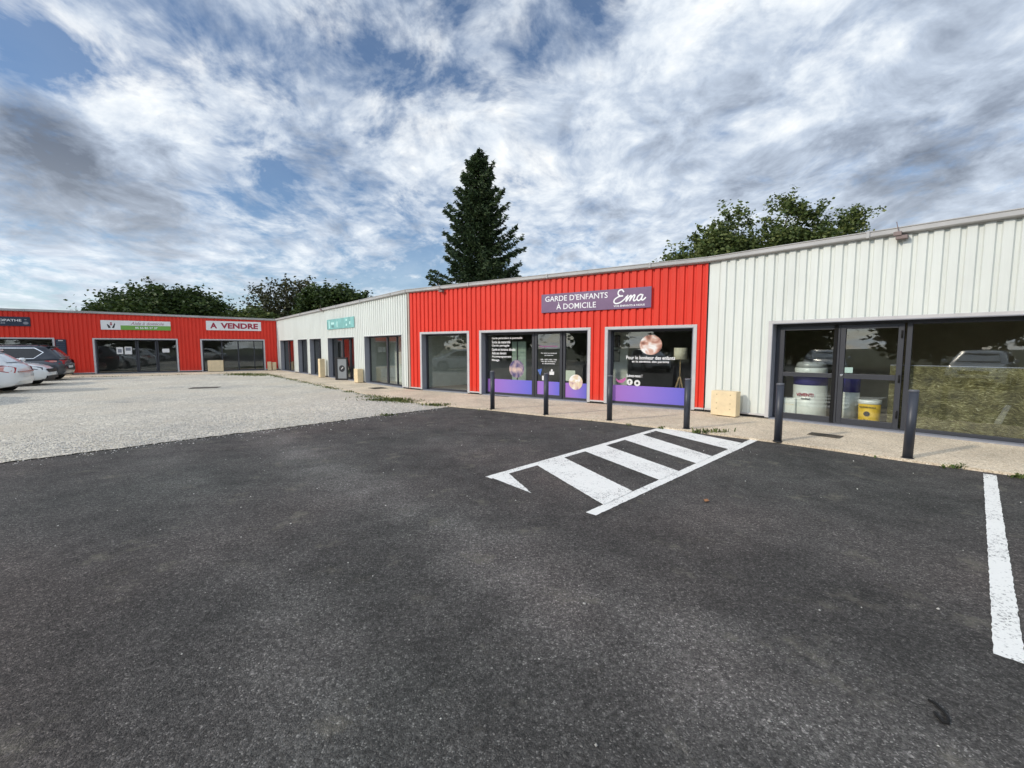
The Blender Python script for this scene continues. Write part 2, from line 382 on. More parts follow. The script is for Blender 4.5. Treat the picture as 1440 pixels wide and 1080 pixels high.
# ------------------------------------------------------------------ geometry helpers
class MB:
    def __init__(s): s.v = []; s.f = []; s.mi = []; s.sm = []
    def face(s, pts, mi=0, sm=False):
        i = len(s.v); s.v += [tuple(p) for p in pts]; s.f.append(tuple(range(i, i + len(pts)))); s.mi.append(mi); s.sm.append(sm)
    def box(s, a, b, mi=0):
        (x0, y0, z0), (x1, y1, z1) = a, b
        c = [(x0, y0, z0), (x1, y0, z0), (x1, y1, z0), (x0, y1, z0), (x0, y0, z1), (x1, y0, z1), (x1, y1, z1), (x0, y1, z1)]
        i = len(s.v); s.v += c
        for q in ((0, 3, 2, 1), (4, 5, 6, 7), (0, 1, 5, 4), (1, 2, 6, 5), (2, 3, 7, 6), (3, 0, 4, 7)):
            s.f.append(tuple(i + k for k in q)); s.mi.append(mi); s.sm.append(False)
    def bar(s, p, q, w, h, mi=0):
        p, q = Vector(p), Vector(q); d = (q - p).normalized()
        u = d.cross(Vector((0, 0, 1)))
        if u.length < 1e-3: u = Vector((1, 0, 0))
        u.normalize(); t = u.cross(d)
        c = [e + a * u * w / 2 + b * t * h / 2 for e in (p, q) for a, b in ((-1, -1), (1, -1), (1, 1), (-1, 1))]
        i = len(s.v); s.v += [tuple(k) for k in c]
        for qd in ((3, 2, 1, 0), (4, 5, 6, 7), (0, 1, 5, 4), (1, 2, 6, 5), (2, 3, 7, 6), (3, 0, 4, 7)):
            s.f.append(tuple(i + k for k in qd)); s.mi.append(mi); s.sm.append(False)
    def tube(s, pts, rad, n=8, mi=0, caps=True):
        pts = [Vector(p) for p in pts]
        rad = rad if isinstance(rad, (list, tuple)) else [rad] * len(pts)
        base = len(s.v); ref = Vector((0, 0, 1))
        for k, p in enumerate(pts):
            d = (pts[min(k + 1, len(pts) - 1)] - pts[max(k - 1, 0)]).normalized()
            u = d.cross(ref)
            if u.length < 1e-3: u = d.cross(Vector((1, 0, 0)))
            u.normalize(); t = u.cross(d)
            for j in range(n):
                a = 2 * math.pi * j / n; s.v.append(tuple(p + (u * math.cos(a) + t * math.sin(a)) * rad[k]))
        for k in range(len(pts) - 1):
            for j in range(n):
                a = base + k * n + j; b = base + k * n + (j + 1) % n
                s.f.append((a, b, b + n, a + n)); s.mi.append(mi); s.sm.append(True)
        if caps:
            s.f.append(tuple(base + j for j in range(n))[::-1]); s.mi.append(mi); s.sm.append(False)
            e = base + (len(pts) - 1) * n
            s.f.append(tuple(e + j for j in range(n))); s.mi.append(mi); s.sm.append(False)
    def lathe(s, prof, c=(0, 0, 0), n=28, axis='z', mi=0):
        """prof: (radius, height) list"""
        base = len(s.v)
        for r, h in prof:
            for j in range(n):
                a = 2 * math.pi * j / n; x, y = r * math.cos(a), r * math.sin(a)
                p = (x, y, h) if axis == 'z' else ((x, h, y) if axis == 'y' else (h, x, y))
                s.v.append((p[0] + c[0], p[1] + c[1], p[2] + c[2]))
        for k in range(len(prof) - 1):
            for j in range(n):
                a = base + k * n + j; b = base + k * n + (j + 1) % n
                s.f.append((a, b, b + n, a + n)); s.mi.append(mi); s.sm.append(True)
        s.f.append(tuple(base + j for j in range(n))[::-1]); s.mi.append(mi); s.sm.append(False)
        e = base + (len(prof) - 1) * n
        s.f.append(tuple(e + j for j in range(n))); s.mi.append(mi); s.sm.append(False)
    def disc(s, cx, y, cz, r, n=32, th=.003, rz=None, mi=0):
        """upright disc facing -y with a little thickness"""
        rz = rz or r
        f = [(cx + r * math.cos(2 * math.pi * k / n), y, cz + rz * math.sin(2 * math.pi * k / n)) for k in range(n)]
        s.face(f, mi); s.face([(a, b + th, c) for a, b, c in f][::-1], mi)
        for k in range(n):
            a, b = f[k], f[(k + 1) % n]
            s.face([b, a, (a[0], y + th, a[2]), (b[0], y + th, b[2])], mi)
    def build(s, name, mats, parent=None, bevel=0.0, loc=None, fix=True, auto=False):
        me = bpy.data.meshes.new(name); me.from_pydata(s.v, [], s.f)
        for m in (mats if isinstance(mats, (list, tuple)) else [mats]): me.materials.append(m)
        me.polygons.foreach_set('material_index', s.mi); me.polygons.foreach_set('use_smooth', s.sm)
        me.update()
        o = bpy.data.objects.new(name, me); COL.objects.link(o)
        if parent is not None: o.parent = parent
        if loc is not None: o.location = loc
        if bevel:
            b = o.modifiers.new('bevel', 'BEVEL'); b.width = bevel; b.segments = 2; b.limit_method = 'ANGLE'
        return o


def tag(o, label=None, cat=None, group=None, kind=None):
    for k, v in (('label', label), ('category', cat), ('group', group), ('kind', kind)):
        if v: o[k] = v
    return o


def thing(name, label, cat, loc=(0, 0, 0), rz=0.0, group=None):
    o = bpy.data.objects.new(name, None); COL.objects.link(o)
    o.location = loc; o.rotation_euler = (0, 0, rz); o.empty_display_size = .2
    return tag(o, label, cat, group)


def dup(root, loc, rz, label=None):
    r = root.copy(); COL.objects.link(r); r.location = loc; r.rotation_euler = (0, 0, rz)
    if label: r['label'] = label
    for ch in list(root.children):
        c = ch.copy(); COL.objects.link(c); c.parent = r
        for gch in ch.children:
            d = gch.copy(); COL.objects.link(d); d.parent = c
    return r


def text_mesh(name, lines, m, parent, y=0.0, depth=.004, bold=0.0, shear=0.0):
    """lines: (string, x0, x1, z0, z1): each line is fitted into its rectangle, upright, facing -y; one mesh"""
    out = None
    for body, x0, x1, z0, z1 in lines:
        V = []
        cu = bpy.data.curves.new('t', 'FONT'); cu.body = body; cu.extrude = .02; cu.offset = bold; cu.shear = shear; cu.resolution_u = 3
        ob = bpy.data.objects.new('t', cu); COL.objects.link(ob)
        dg = bpy.context.evaluated_depsgraph_get()
        me = bpy.data.meshes.new_from_object(ob.evaluated_get(dg))
        co = np.array([v.co[:] for v in me.vertices])
        a, b = co.min(0), co.max(0)
        for c in co:
            V.append((x0 + (c[0] - a[0]) / (b[0] - a[0]) * (x1 - x0), y - (c[2] - a[2]) / (b[2] - a[2]) * depth, z0 + (c[1] - a[1]) / (b[1] - a[1]) * (z1 - z0)))
        Fs = [tuple(p.vertices) for p in me.polygons]
        bpy.data.objects.remove(ob); bpy.data.curves.remove(cu); bpy.data.meshes.remove(me)
        me = bpy.data.meshes.new(name); me.from_pydata(V, [], Fs); me.materials.append(m); me.update()
        out = bpy.data.objects.new(name, me); COL.objects.link(out); out.parent = parent
    return out


def poly_sheet(name, pts, z, m, kind='structure', th=0.0):
    mb = MB(); mb.face([(x, y, z) for x, y in pts])
    if th:
        n = len(pts)
        for k in range(n):
            a, b = pts[k], pts[(k + 1) % n]
            mb.face([(b[0], b[1], z), (a[0], a[1], z), (a[0], a[1], z - th), (b[0], b[1], z - th)])
    return tag(mb.build(name, m), kind=kind)


# ------------------------------------------------------------------ ground
def densify(pts, step=.35, jit=.0, rnd=random.Random(3)):
    out = []
    for a, b in zip(pts[:-1], pts[1:]):
        L = math.dist(a, b); n = max(1, int(L / step)); nx, ny = -(b[1] - a[1]) / L, (b[0] - a[0]) / L
        for k in range(n):
            t = k / n; j = rnd.uniform(-jit, jit)
            out.append((a[0] + (b[0] - a[0]) * t + nx * j, a[1] + (b[1] - a[1]) * t + ny * j))
    return out + [pts[-1]]


poly_sheet('ground', [(-600, -600), (600, -600), (600, 600), (-600, 600)], -.03, M['ground'])
KERB = [(9.6, 1.75), (6.34, 5.30), (5.57, 6.04), (4.48, 7.24), (3.33, 8.27), (2.09, 9.28), (.79, 10.12), (-.49, 11.05), (-1.74, 11.85),
        (-2.75, 12.55), (-5.52, 15.45), (-8.81, 19.35), (-13.2, 24.6), (-14.9, 26.6), (-16.0, 27.3), (-24.5, 22.9), (-40.0, 13.9)]
asph = [(-22, -12), (-22.0, -9.2), (-7.09, 5.95), (-1.72, 11.66), (-1.0, 13.0), (4.0, 11.0), (12, 3.0), (30, -14), (30, -45), (-22, -45)]
poly_sheet('asphalt', asph, 0.0, M['asphalt'])
edge = densify([(-22.0, -9.2), (-7.09, 5.95), (-1.72, 11.66)], .06, .035)
grav = edge + [(-1.9, 12.6), (-5.2, 16.2), (-8.5, 20.2), (-14.6, 27.9), (-25, 24.2), (-42, 14.2), (-42, -9.2)]
poly_sheet('gravel', grav, 0.012, M['gravel'])
BACK = [(-41, 17.0), (-26.4, 26.2), (-16.1, 32.0), (-15.6, 31.2), (-3.2, 17.0), (5.3, 11.2), (14.6, .7)]
poly_sheet('pavement', densify(KERB, .4, .006) + BACK, 0.035, M['pavement'], th=.06)

# loose chippings lying on the edge and strewn over the asphalt
def scatter_stones(name, pts, r0, r1, m):
    n = len(pts); pts = np.asarray(pts)
    oct_v = np.array([(1, 0, 0), (-1, 0, 0), (0, 1, 0), (0, -1, 0), (0, 0, .8), (0, 0, -.6)], float)
    oct_f = np.array([(0, 2, 4), (2, 1, 4), (1, 3, 4), (3, 0, 4), (2, 0, 5), (1, 2, 5), (3, 1, 5), (0, 3, 5)])
    r = RNG.uniform(r0, r1, n) ; ang = RNG.uniform(0, 6.28, n)
    V = oct_v[None] * (1 + RNG.uniform(-.35, .35, (n, 6, 3))) * r[:, None, None]
    c, s = np.cos(ang)[:, None], np.sin(ang)[:, None]
    X = V[:, :, 0] * c - V[:, :, 1] * s; Y = V[:, :, 0] * s + V[:, :, 1] * c
    V = np.stack([X + pts[:, 0:1], Y + pts[:, 1:2], V[:, :, 2] + pts[:, 2:3] + r[:, None] * .3], -1).reshape(-1, 3)
    Fc = (oct_f[None] + (np.arange(n) * 6)[:, None, None]).reshape(-1, 3)
    me = fast_mesh(name, V, Fc, m)
    o = bpy.data.objects.new(name, me); COL.objects.link(o)
    return tag(o, kind='stuff')


def fast_mesh(name, V, Fc, m, mi=None):
    k = Fc.shape[1]; me = bpy.data.meshes.new(name)
    me.vertices.add(len(V)); me.vertices.foreach_set('co', np.ascontiguousarray(V, np.float32).ravel())
    me.loops.add(Fc.size); me.loops.foreach_set('vertex_index', np.ascontiguousarray(Fc, np.int32).ravel())
    me.polygons.add(len(Fc)); me.polygons.foreach_set('loop_start', np.arange(0, Fc.size, k, dtype=np.int32))
    me.polygons.foreach_set('loop_total', np.full(len(Fc), k, np.int32))
    for q in (m if isinstance(m, (list, tuple)) else [m]): me.materials.append(q)
    if mi is not None: me.polygons.foreach_set('material_index', np.asarray(mi, np.int32))
    me.update(calc_edges=True); me.validate()
    return me


st = []
E0, E1 = np.array((-9.5, 3.5)), np.array((-1.9, 11.5)); ed = (E1 - E0) / np.linalg.norm(E1 - E0); en = np.array((-ed[1], ed[0]))
for k in range(15000):                                     # on the gravel side, thick near the edge
    t = RNG.random(); q = E0 + (E1 - E0) * t + en * (abs(RNG.normal(0, 1.5)) - .03); st.append((q[0], q[1], .013))
for k in range(800):                                     # kicked out over the edge
    t = RNG.random(); q = E0 + (E1 - E0) * t - en * abs(RNG.exponential(.14)); st.append((q[0], q[1], .001))
scatter_stones('gravel_stones', st, .004, .013, M['stones'])
st = []
for k in range(300):
    x, y = RNG.uniform(-7, 7), RNG.uniform(.9, 10.5)
    if (x * -.70 + y * .71) < 9.2 and x + y < 11.0 and (y - 5.95) < (x + 7.0) * 1.0: st.append((x, y, .001))
scatter_stones('stray_chippings', st, .003, .010, M['stones'])

# painted markings: hatched walkway and bay line
HO = np.array((-.33, 5.32)); HE = np.array((.70, .714)); HP = np.array((.714, -.70))
def ragged(p):
    q = [(a, b) for a, b, _ in p]
    return [(a, b, p[0][2]) for a, b in densify(q + q[:1], .035, .0035)[:-1]]


def hp(a, p): q = HO + HE * a + HP * p; return (q[0], q[1], .005)
mb = MB()
mb.face(ragged([hp(.02, .115), hp(.30, .115), hp(-.06, .82)][::-1]))
mb.face(ragged([hp(0, 0), hp(4.75, 0), hp(4.75, .115), hp(-.005, .115)][::-1]))
mb.face(ragged([hp(-.11, 1.575), hp(4.86, 1.66), hp(4.86, 1.78), hp(-.11, 1.69)][::-1]))
for a0, a1, b0, b1 in ((.84, 1.434, .18, .77), (1.964, 2.55, 1.37, 1.91), (3.15, 3.79, 2.45, 3.02), (4.30, 4.75, 3.66, 4.30)):
    q0 = 1.578 + .017 * b0
    mb.face([(x, y, .009) for x, y, _ in ragged([hp(a0, .11), hp(a1, .11), hp(b1, q0 + .01), hp(b0, q0 + .01)][::-1])])
tag(mb.build('hatched_marking', M['line']), kind='structure')
mb = MB(); mb.face(ragged([(6.0, 5.455, .005), (2.52, 2.165, .005), (2.598, 2.084, .005), (6.08, 5.375, .005)]))
tag(mb.build('bay_marking', M['line']), kind='structure')


# ------------------------------------------------------------------ shop units
class Fr:
    """frame of a facade: x along the wall, y into the building, z up"""
    def __init__(s, A, deg): s.A = A; s.a = R(deg); s.c, s.s = math.cos(s.a), math.sin(s.a)
    def w(s, x, y, z=0.0): return (s.A[0] + x * s.c - y * s.s, s.A[1] + x * s.s + y * s.c, z)


WING = Fr((-25.473, 25.68), 30.55); WL = Fr((-16.526, 30.96), -48.77); RED = Fr((-3.854, 16.5), -34.2); WR = Fr((4.7395, 10.66), -48.5)
GZ = .035                                                 # pavement level


def cladding(s0, s1, z0, zt, ops, m, parent, phase=0.0, flat=()):
    """ribbed sheet with openings; zt(x) gives the top"""
    P_, w1, sl = .20, .115, .020; D = .038
    br = []
    k = math.floor((s0 - phase) / P_) - 1
    while phase + k * P_ < s1 + P_:
        b = phase + k * P_
        br += [(b, -D), (b + w1, -D), (b + w1 + sl, 0.0), (b + P_ - sl, 0.0)]; k += 1
    def prof(x):
        for f0, f1 in flat:
            if f0 <= x <= f1: return -D * .2
        for (a, ya), (b, yb) in zip(br[:-1], br[1:]):
            if a <= x <= b: return ya + (yb - ya) * (x - a) / max(b - a, 1e-9)
        return 0.0
    xs = sorted({round(x, 5) for x, _ in br if s0 < x < s1} | {s0, s1} | {round(o[i], 5) for o in ops for i in (0, 1) if s0 < o[i] < s1} | {f for fl in flat for f in fl if s0 < f < s1})
    mb = MB(); ins = MB()
    for a, b in zip(xs[:-1], xs[1:]):
        if b - a < 1e-4: continue
        mid = (a + b) / 2; e = 1e-6
        ya, yb = prof(a + e), prof(b - e)
        segs = [(z0, None)]
        for o in ops:
            if o[0] - 1e-6 <= mid <= o[1] + 1e-6: segs = ([(z0, o[2])] if o[2] > z0 + .02 else []) + [(o[3], None)]
        for lo, hi in segs:
            ha, hb = (zt(a), zt(b)) if hi is None else (hi, hi)
            mb.face([(a, ya, lo), (b, yb, lo), (b, yb, hb), (a, ya, ha)])
            ins.face([(b, .045, lo), (a, .045, lo), (a, .045, ha), (b, .045, hb)])
    o = mb.build('cladding', m, parent)
    ins.build('inner_lining', M['wall_dark'], parent)
    return o


def ring(mb, x0, x1, z0, z1, w, y0, y1, bottom=True, wb=None):
    mb.box((x0, y0, z0), (x0 + w, y1, z1)); mb.box((x1 - w, y0, z0), (x1, y1, z1))
    mb.box((x0 + w, y0, z1 - w), (x1 - w, y1, z1))
    if bottom: mb.box((x0 + w, y0, z0), (x1 - w, y1, z0 + (wb or w)))


def pane(x0, x1, z0, z1, y, parent):
    mb = MB(); mb.box((x0, y, z0), (x1, y + .008, z1)); return mb.build('pane', M['glass'], parent)


def surround(x0, x1, z0, z1, parent, trim=M['trim'], left=True, right=True, depth=.2, w=.085):
    """pale face trim and grey jambs of an opening"""
    mb = MB()
    if left: mb.box((x0 - w, -.052, z0), (x0, -.030, z1))
    if right: mb.box((x1, -.052, z0), (x1 + w, -.030, z1))
    mb.box((x0 - (w if left else 0), -.052, z1), (x1 + (w if right else 0), -.030, z1 + w * .8))
    jm = MB()
    if left: jm.box((x0 - .002, -.056, z0), (x0 + .012, depth + .02, z1))
    if right: jm.box((x1 - .012, -.056, z0), (x1 + .002, depth + .02, z1))
    jm.box((x0 + .012, -.056, z1 - .014), (x1 - .012, depth + .02, z1 + .002))
    t = mb.build('opening_trim', trim, parent, bevel=.003)
    jm.build('jamb', M['jamb'], t)
    return t


def window(x0, x1, z0, z1, parent, mulls=(), y=.2, fw=.065, rails=(), name='window', glass_parts=None):
    """anthracite frame with mullions; one pane per light"""
    mb = MB(); ring(mb, x0, x1, z0, z1, fw, y - .03, y + .035, wb=fw * .8)
    for a, b in mulls: mb.box((a, y - .034, z0 + fw * .8), (b, y + .03, z1 - fw))
    xs = [x0 + fw] + [q for ab in mulls for q in ab] + [x1 - fw]
    for k in range(0, len(xs), 2):
        for r0, r1 in rails: mb.box((xs[k], y - .028, r0), (xs[k + 1], y + .028, r1))
    o = mb.build(name, M['frame'], parent, bevel=.004)
    for k in range(0, len(xs), 2):
        pane(xs[k] - .004, xs[k + 1] + .004, z0 + fw * .8 - .004, z1 - fw + .004, y, o)
    return o


def door(x0, x1, z0, z1, parent, y=.19, fw=.085, rail=None, hinge=None, handle=None, name='door'):
    mb = MB(); ring(mb, x0, x1, z0, z1, fw, y - .035, y + .03, wb=.10)
    if rail: mb.box((x0 + fw, y - .033, rail[0]), (x1 - fw, y + .028, rail[1]))
    o = mb.build(name, M['frame'], parent, bevel=.004)
    if rail:
        pane(x0 + fw - .004, x1 - fw + .004, z0 + .096, rail[0] + .004, y - .004, o)
        pane(x0 + fw - .004, x1 - fw + .004, rail[1] - .004, z1 - fw + .004, y - .004, o)
    else:
        pane(x0 + fw - .004, x1 - fw + .004, z0 + .096, z1 - fw + .004, y - .004, o)
    if hinge is not None:
        for hz in (.35, 1.02, 1.85):
            h = MB(); h.lathe([(.014, hz - .07), (.014, hz + .07)], (hinge, y - .047, 0), 10); h.build('hinge', M['rubber'], o)
    if handle is not None:
        h = MB(); h.lathe([(.020, -.05), (.026, -.045), (.026, -.036)], (handle, y, 1.05), 14, 'y'); h.build('lock', M['chrome'], o)
    return o


def gutter(s0, s1, zt, parent):
    """boxed gutter along the eaves with a rolled lip and a drip edge"""
    prof = [(-.055, -.015), (-.060, .0), (-.125, .012), (-.135, .030), (-.135, .118), (-.150, .132), (-.150, .150), (-.128, .156), (-.118, .146), (.10, .150), (.10, -.015)]
    prof = [(y, z * .78) for y, z in prof]
    mb = MB(); n = len(prof); xs = list(np.arange(s0, s1, 3.0)) + [s1]
    if xs[-1] - xs[-2] < .6: xs.pop(-2)
    for a, b in zip(xs[:-1], xs[1:]):
        a2, b2 = a + .002, b - .002
        for k in range(n):
            p, q = prof[k], prof[(k + 1) % n]
            mb.face([(a2, p[0], zt(a) + p[1]), (a2, q[0], zt(a) + q[1]), (b2, q[0], zt(b) + q[1]), (b2, p[0], zt(b) + p[1])])
        mb.face([(a2, p[0], zt(a) + p[1]) for p in prof]); mb.face([(b2, p[0], zt(b) + p[1]) for p in prof][::-1])
        if b < s1 - .1:                                    # joint clip
            mb.box((b - .025, -.155, zt(b) + .0), (b + .025, -.137, zt(b) + .125))
    return mb.build('gutter', M['gutter'], parent)


def shell(s0, s1, zt, parent, back=7.0, room=(), ceil_z=2.55):
    """roof slab, rear wall, side walls and rooms: (x0, x1, depth, wall material key)"""
    mb = MB()
    mb.face([(s0, -.02, zt(s0) + .10), (s1, -.02, zt(s1) + .10), (s1, back, zt(s1) + .02), (s0, back, zt(s0) + .02)])
    mb.build('roof', M['roof'], parent)
    mb = MB()
    mb.face([(s1, back, 0), (s0, back, 0), (s0, back, zt(s0)), (s1, back, zt(s1))])
    mb.face([(s0, back, 0), (s0, .05, 0), (s0, .05, zt(s0)), (s0, back, zt(s0))])
    mb.face([(s1, .05, 0), (s1, back, 0), (s1, back, zt(s1)), (s1, .05, zt(s1))])
    mb.build('outer_wall', M['wall_pale'], parent)
    for x0, x1, d, key in room:
        r = MB()
        r.face([(x0, .05, GZ + .02), (x1, .05, GZ + .02), (x1, d, GZ + .02), (x0, d, GZ + .02)], 0)
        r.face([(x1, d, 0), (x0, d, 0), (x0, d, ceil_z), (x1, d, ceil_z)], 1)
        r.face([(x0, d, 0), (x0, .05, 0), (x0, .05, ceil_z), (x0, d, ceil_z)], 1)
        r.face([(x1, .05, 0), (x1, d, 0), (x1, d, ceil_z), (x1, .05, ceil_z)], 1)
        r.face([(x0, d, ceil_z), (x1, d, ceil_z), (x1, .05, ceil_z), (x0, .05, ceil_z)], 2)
        r.build('room', [M['floor'], M[key], M['ceil']], parent)


def base_trim(s0, s1, ops, parent):
    x = s0
    for o in sorted(ops) + [(s1, s1)]:
        if o[0] > x + .02:
            mb = MB(); pl = MB()
            mb.box((x, -.050, GZ + .055), (o[0], .0, GZ + .095)); pl.box((x, -.01, 0), (o[0], .05, GZ + .06))
            b = mb.build('base_flashing', M['trim'], parent); pl.build('plinth', M['plinth'], b)
        x = max(x, o[1])


def sills(ops, parent):
    for o in ops:
        mb = MB(); mb.box((o[0], -.03, 0), (o[1], .26, o[2] - .004)); mb.build('threshold', M['jamb'], parent)


OZ0, OZ1 = GZ + .03, 2.10
# ---- far left: red wing
zt_w = lambda x: 3.63 - .15 * max(0, x) / 10.389
wing = thing('shop_building', 'shaded all-red shop unit at the far end, under the A VENDRE sign', 'shop building', (*WING.A, 0), WING.a, 'corrugated shop units round the car park')
ops = [(-8.2, -.98, OZ0, OZ1), (.80, 4.68, OZ0, OZ1), (6.02, 9.52, OZ0, OZ1)]
cladding(-14, 10.36, GZ + .07, zt_w, ops, M['red'], wing)
for o in ops: surround(*o, wing)
base_trim(-14, 10.36, [(o[0] - .085, o[1] + .085) for o in ops], wing); sills(ops, wing)
gutter(-14, 10.30, zt_w, wing)
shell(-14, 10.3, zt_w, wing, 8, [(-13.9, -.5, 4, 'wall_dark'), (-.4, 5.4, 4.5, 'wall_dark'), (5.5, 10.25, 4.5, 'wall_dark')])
window(-8.2, -.98, OZ0, OZ1, wing, [(-5.0, -4.9), (-3.9, -3.8)])
w = window(.80, 2.68, OZ0, OZ1, wing)
mb = MB(); mb.box((1.72, .183, 1.22), (2.02, .186, 1.63), 0); mb.box((2.10, .183, 1.20), (2.44, .186, 1.66), 0); mb.build('notice', M['sign_white'], w)
mb = MB(); mb.box((1.78, .180, 1.30), (1.96, .182, 1.52)); mb.box((2.15, .180, 1.42), (2.39, .182, 1.60)); mb.build('notice_print', M['jamb'], w)
door(2.70, 3.66, OZ0, OZ1, wing)
w = window(3.68, 4.68, OZ0, OZ1, wing)
mb = MB(); mb.box((3.92, .183, 1.30), (4.28, .186, 1.54)); mb.build('notice', M['sign_white'], w)
window(6.02, 9.52, OZ0, OZ1, wing, [(7.05, 7.13), (7.98, 8.06), (8.92, 8.98)])

# ---- left white unit
zt_l = lambda x: 3.48 + .15 * x / 19.22
wl = thing('shop_building', 'long white shop unit with five dark bays and a teal sign', 'shop building', (*WL.A, 0), WL.a, 'corrugated shop units round the car park')
ops = [(.95, 4.15, OZ0, OZ1), (5.08, 6.92, OZ0, OZ1), (7.42, 9.38, OZ0, OZ1), (10.45, 14.0, OZ0, OZ1), (15.18, 18.70, OZ0, OZ1)]
cladding(.03, 19.14, GZ + .07, zt_l, ops, M['white'], wl, .05)
for o in ops: surround(*o, wl, trim=M['white'], w=.05)
base_trim(.03, 19.14, ops, wl); sills(ops, wl)
gutter(-.02, 19.20, zt_l, wl)
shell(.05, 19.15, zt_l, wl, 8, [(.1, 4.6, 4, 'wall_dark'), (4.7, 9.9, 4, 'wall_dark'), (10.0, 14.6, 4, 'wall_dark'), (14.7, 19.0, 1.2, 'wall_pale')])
window(*ops[0], wl, [(2.2, 2.28), (3.3, 3.36)]); window(*ops[1], wl, [(6.0, 6.08)]); window(*ops[2], wl, [(8.4, 8.48)])
window(10.45, 11.95, OZ0, OZ1, wl); door(11.97, 12.95, OZ0, OZ1, wl, handle=12.85); window(12.97, 14.0, OZ0, OZ1, wl)
window(*ops[4], wl, [(16.92, 17.04), (17.82, 17.88)])

# ---- middle red unit
zt_c = lambda x: 3.63
red = thing('shop_building', 'bright red shop unit with purple window films in the middle of the row', 'shop building', (*RED.A, 0), RED.a, 'corrugated shop units round the car park')
ops = [(.69, 2.86, OZ0, OZ1), (3.46, 7.27, OZ0, OZ1), (7.86, 10.07, OZ0, OZ1)]
cladding(.07, 10.36, GZ + .07, zt_c, ops, M['red'], red, .10)
for o in ops: surround(*o, red)
base_trim(.0, 10.36, [(o[0] - .085, o[1] + .085) for o in ops], red); sills(ops, red)
gutter(-.01, 10.40, zt_c, red)
mb = MB(); mb.box((-.01, -.055, GZ + .05), (.07, .02, 3.63)); mb.build('corner_flashing', mat('corner_beige', (.42, .34, .29), .5), red)
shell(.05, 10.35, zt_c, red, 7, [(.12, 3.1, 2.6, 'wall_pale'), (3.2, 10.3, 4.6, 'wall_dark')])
window(*ops[0], red, fw=.075)
w = window(3.46, 5.38, OZ0, OZ1, red, fw=.085)
mb = MB(); mb.box((3.55, .190, OZ0 + .06), (5.29, .194, .57)); mb.build('purple_film', M['film'], w)
LST = [('Garde périscolaire & ponctuelle', 3.72, 4.92, 1.86, 1.95), ('Sortie de maternité', 3.72, 4.46, 1.74, 1.83), ('Garde partagée', 3.72, 4.42, 1.62, 1.71),
       ('Garde en horaires décalés', 3.72, 4.66, 1.50, 1.59), ('Aide aux devoirs', 3.72, 4.30, 1.38, 1.47), ('Accompagnement', 3.72, 4.50, 1.26, 1.35), ('Ménage', 3.72, 4.02, 1.14, 1.23)]
text_mesh('lettering', LST, M['ink_white'], w, .198, .003, bold=.012)
mb = MB(); mb.disc(4.71, .188, .925, .285); mb.build('photo_disc', photo_disc_mat('photo_family', (.56, .40, .33), (.34, .26, .30), (.07, .06, .16), 2.3), w)
d = door(5.40, 6.36, OZ0, OZ1, red, y=.19)
mb = MB(); mb.box((5.485, .176, OZ0 + .098), (6.275, .180, .57)); mb.build('purple_film', M['film'], d)
text_mesh('lettering', [('Nos agences & vous', 5.56, 6.18, 1.61, 1.67)], M['ink_pink'], d, .186, .002, bold=.01)
text_mesh('lettering', [('Du lundi au vendredi', 5.62, 6.16, 1.42, 1.455), ('sur rendez-vous', 5.74, 6.04, 1.355, 1.39), ('9h00 - 12h30 / 14h00 - 17h30', 5.60, 6.16, 1.22, 1.26),
                        ('Garde d\'enfants', 5.62, 6.14, 1.165, 1.20), ('à domicile', 5.66, 6.10, 1.10, 1.14)], M['ink_white'], d, .186, .002, bold=.008)
mb = MB(); mb.box((5.66, .176, .60), (5.80, .180, .74)); mb.box((5.92, .176, .78), (6.08, .180, .88)); mb.disc(6.0, .176, .915, .035, 16); mb.build('sticker', M['sign_white'], d)
mb = MB(); mb.face([(5.49, .178, .92), (5.66, .178, .96), (5.60, .178, .74)]); mb.build('blue_sticker', M['ink_blue'], d)
w = window(6.38, 7.27, OZ0, OZ1, red, fw=.075, rails=())
mb = MB(); mb.box((6.46, .190, OZ0 + .055), (7.19, .194, .56)); mb.build('purple_film', M['film'], w)
mb = MB(); mb.disc(6.80, .184, .59, .225); mb.build('photo_disc', photo_disc_mat('photo_crafts', (.70, .56, .36), (.66, .50, .46), (.30, .17, .12), 5.1), w)
mb = MB(); mb.box((6.47, .186, .62), (6.78, .190, .93)); mb.build('notice', mat('pale_green_card', (.36, .42, .33), .6), w)
w = window(*ops[2], red, fw=.075)
mb = MB(); mb.box((7.94, .190, OZ0 + .055), (9.99, .194, .57)); mb.build('purple_film', M['film'], w)
mb = MB(); mb.disc(8.97, .186, 1.675, .295, rz=.262); mb.build('photo_disc', photo_disc_mat('photo_child', (.60, .38, .30), (.42, .20, .15), (.10, .045, .03), 8.7), w)
text_mesh('lettering', [('Pour le bonheur des enfants', 8.31, 9.60, 1.285, 1.385), ('et la sérénité des parents', 8.47, 9.45, 1.185, 1.26), ('Suivez-nous !', 8.33, 8.76, .80, .885)], M['ink_white'], w, .196, .003, bold=.016)
mb = MB(); mb.disc(8.42, .188, .665, .085); mb.disc(8.63, .188, .645, .085); mb.build('social_badge', M['sign_white'], w)
mb = MB(); mb.box((8.405, .186, .62), (8.425, .1875, .71)); mb.box((8.39, .186, .675), (8.45, .1875, .69)); mb.disc(8.63, .186, .645, .035, 16, .0015); mb.build('social_glyph', M['ink_black'], w)
mb = MB()
mb.face([(8.00, .188, .78), (8.10, .188, .70), (8.22, .188, .74), (8.30, .188, .79), (8.31, .188, .72), (8.24, .188, .645), (8.15, .188, .625), (8.07, .188, .66)]); mb.build('bird_emblem', M['ink_pink'], w)

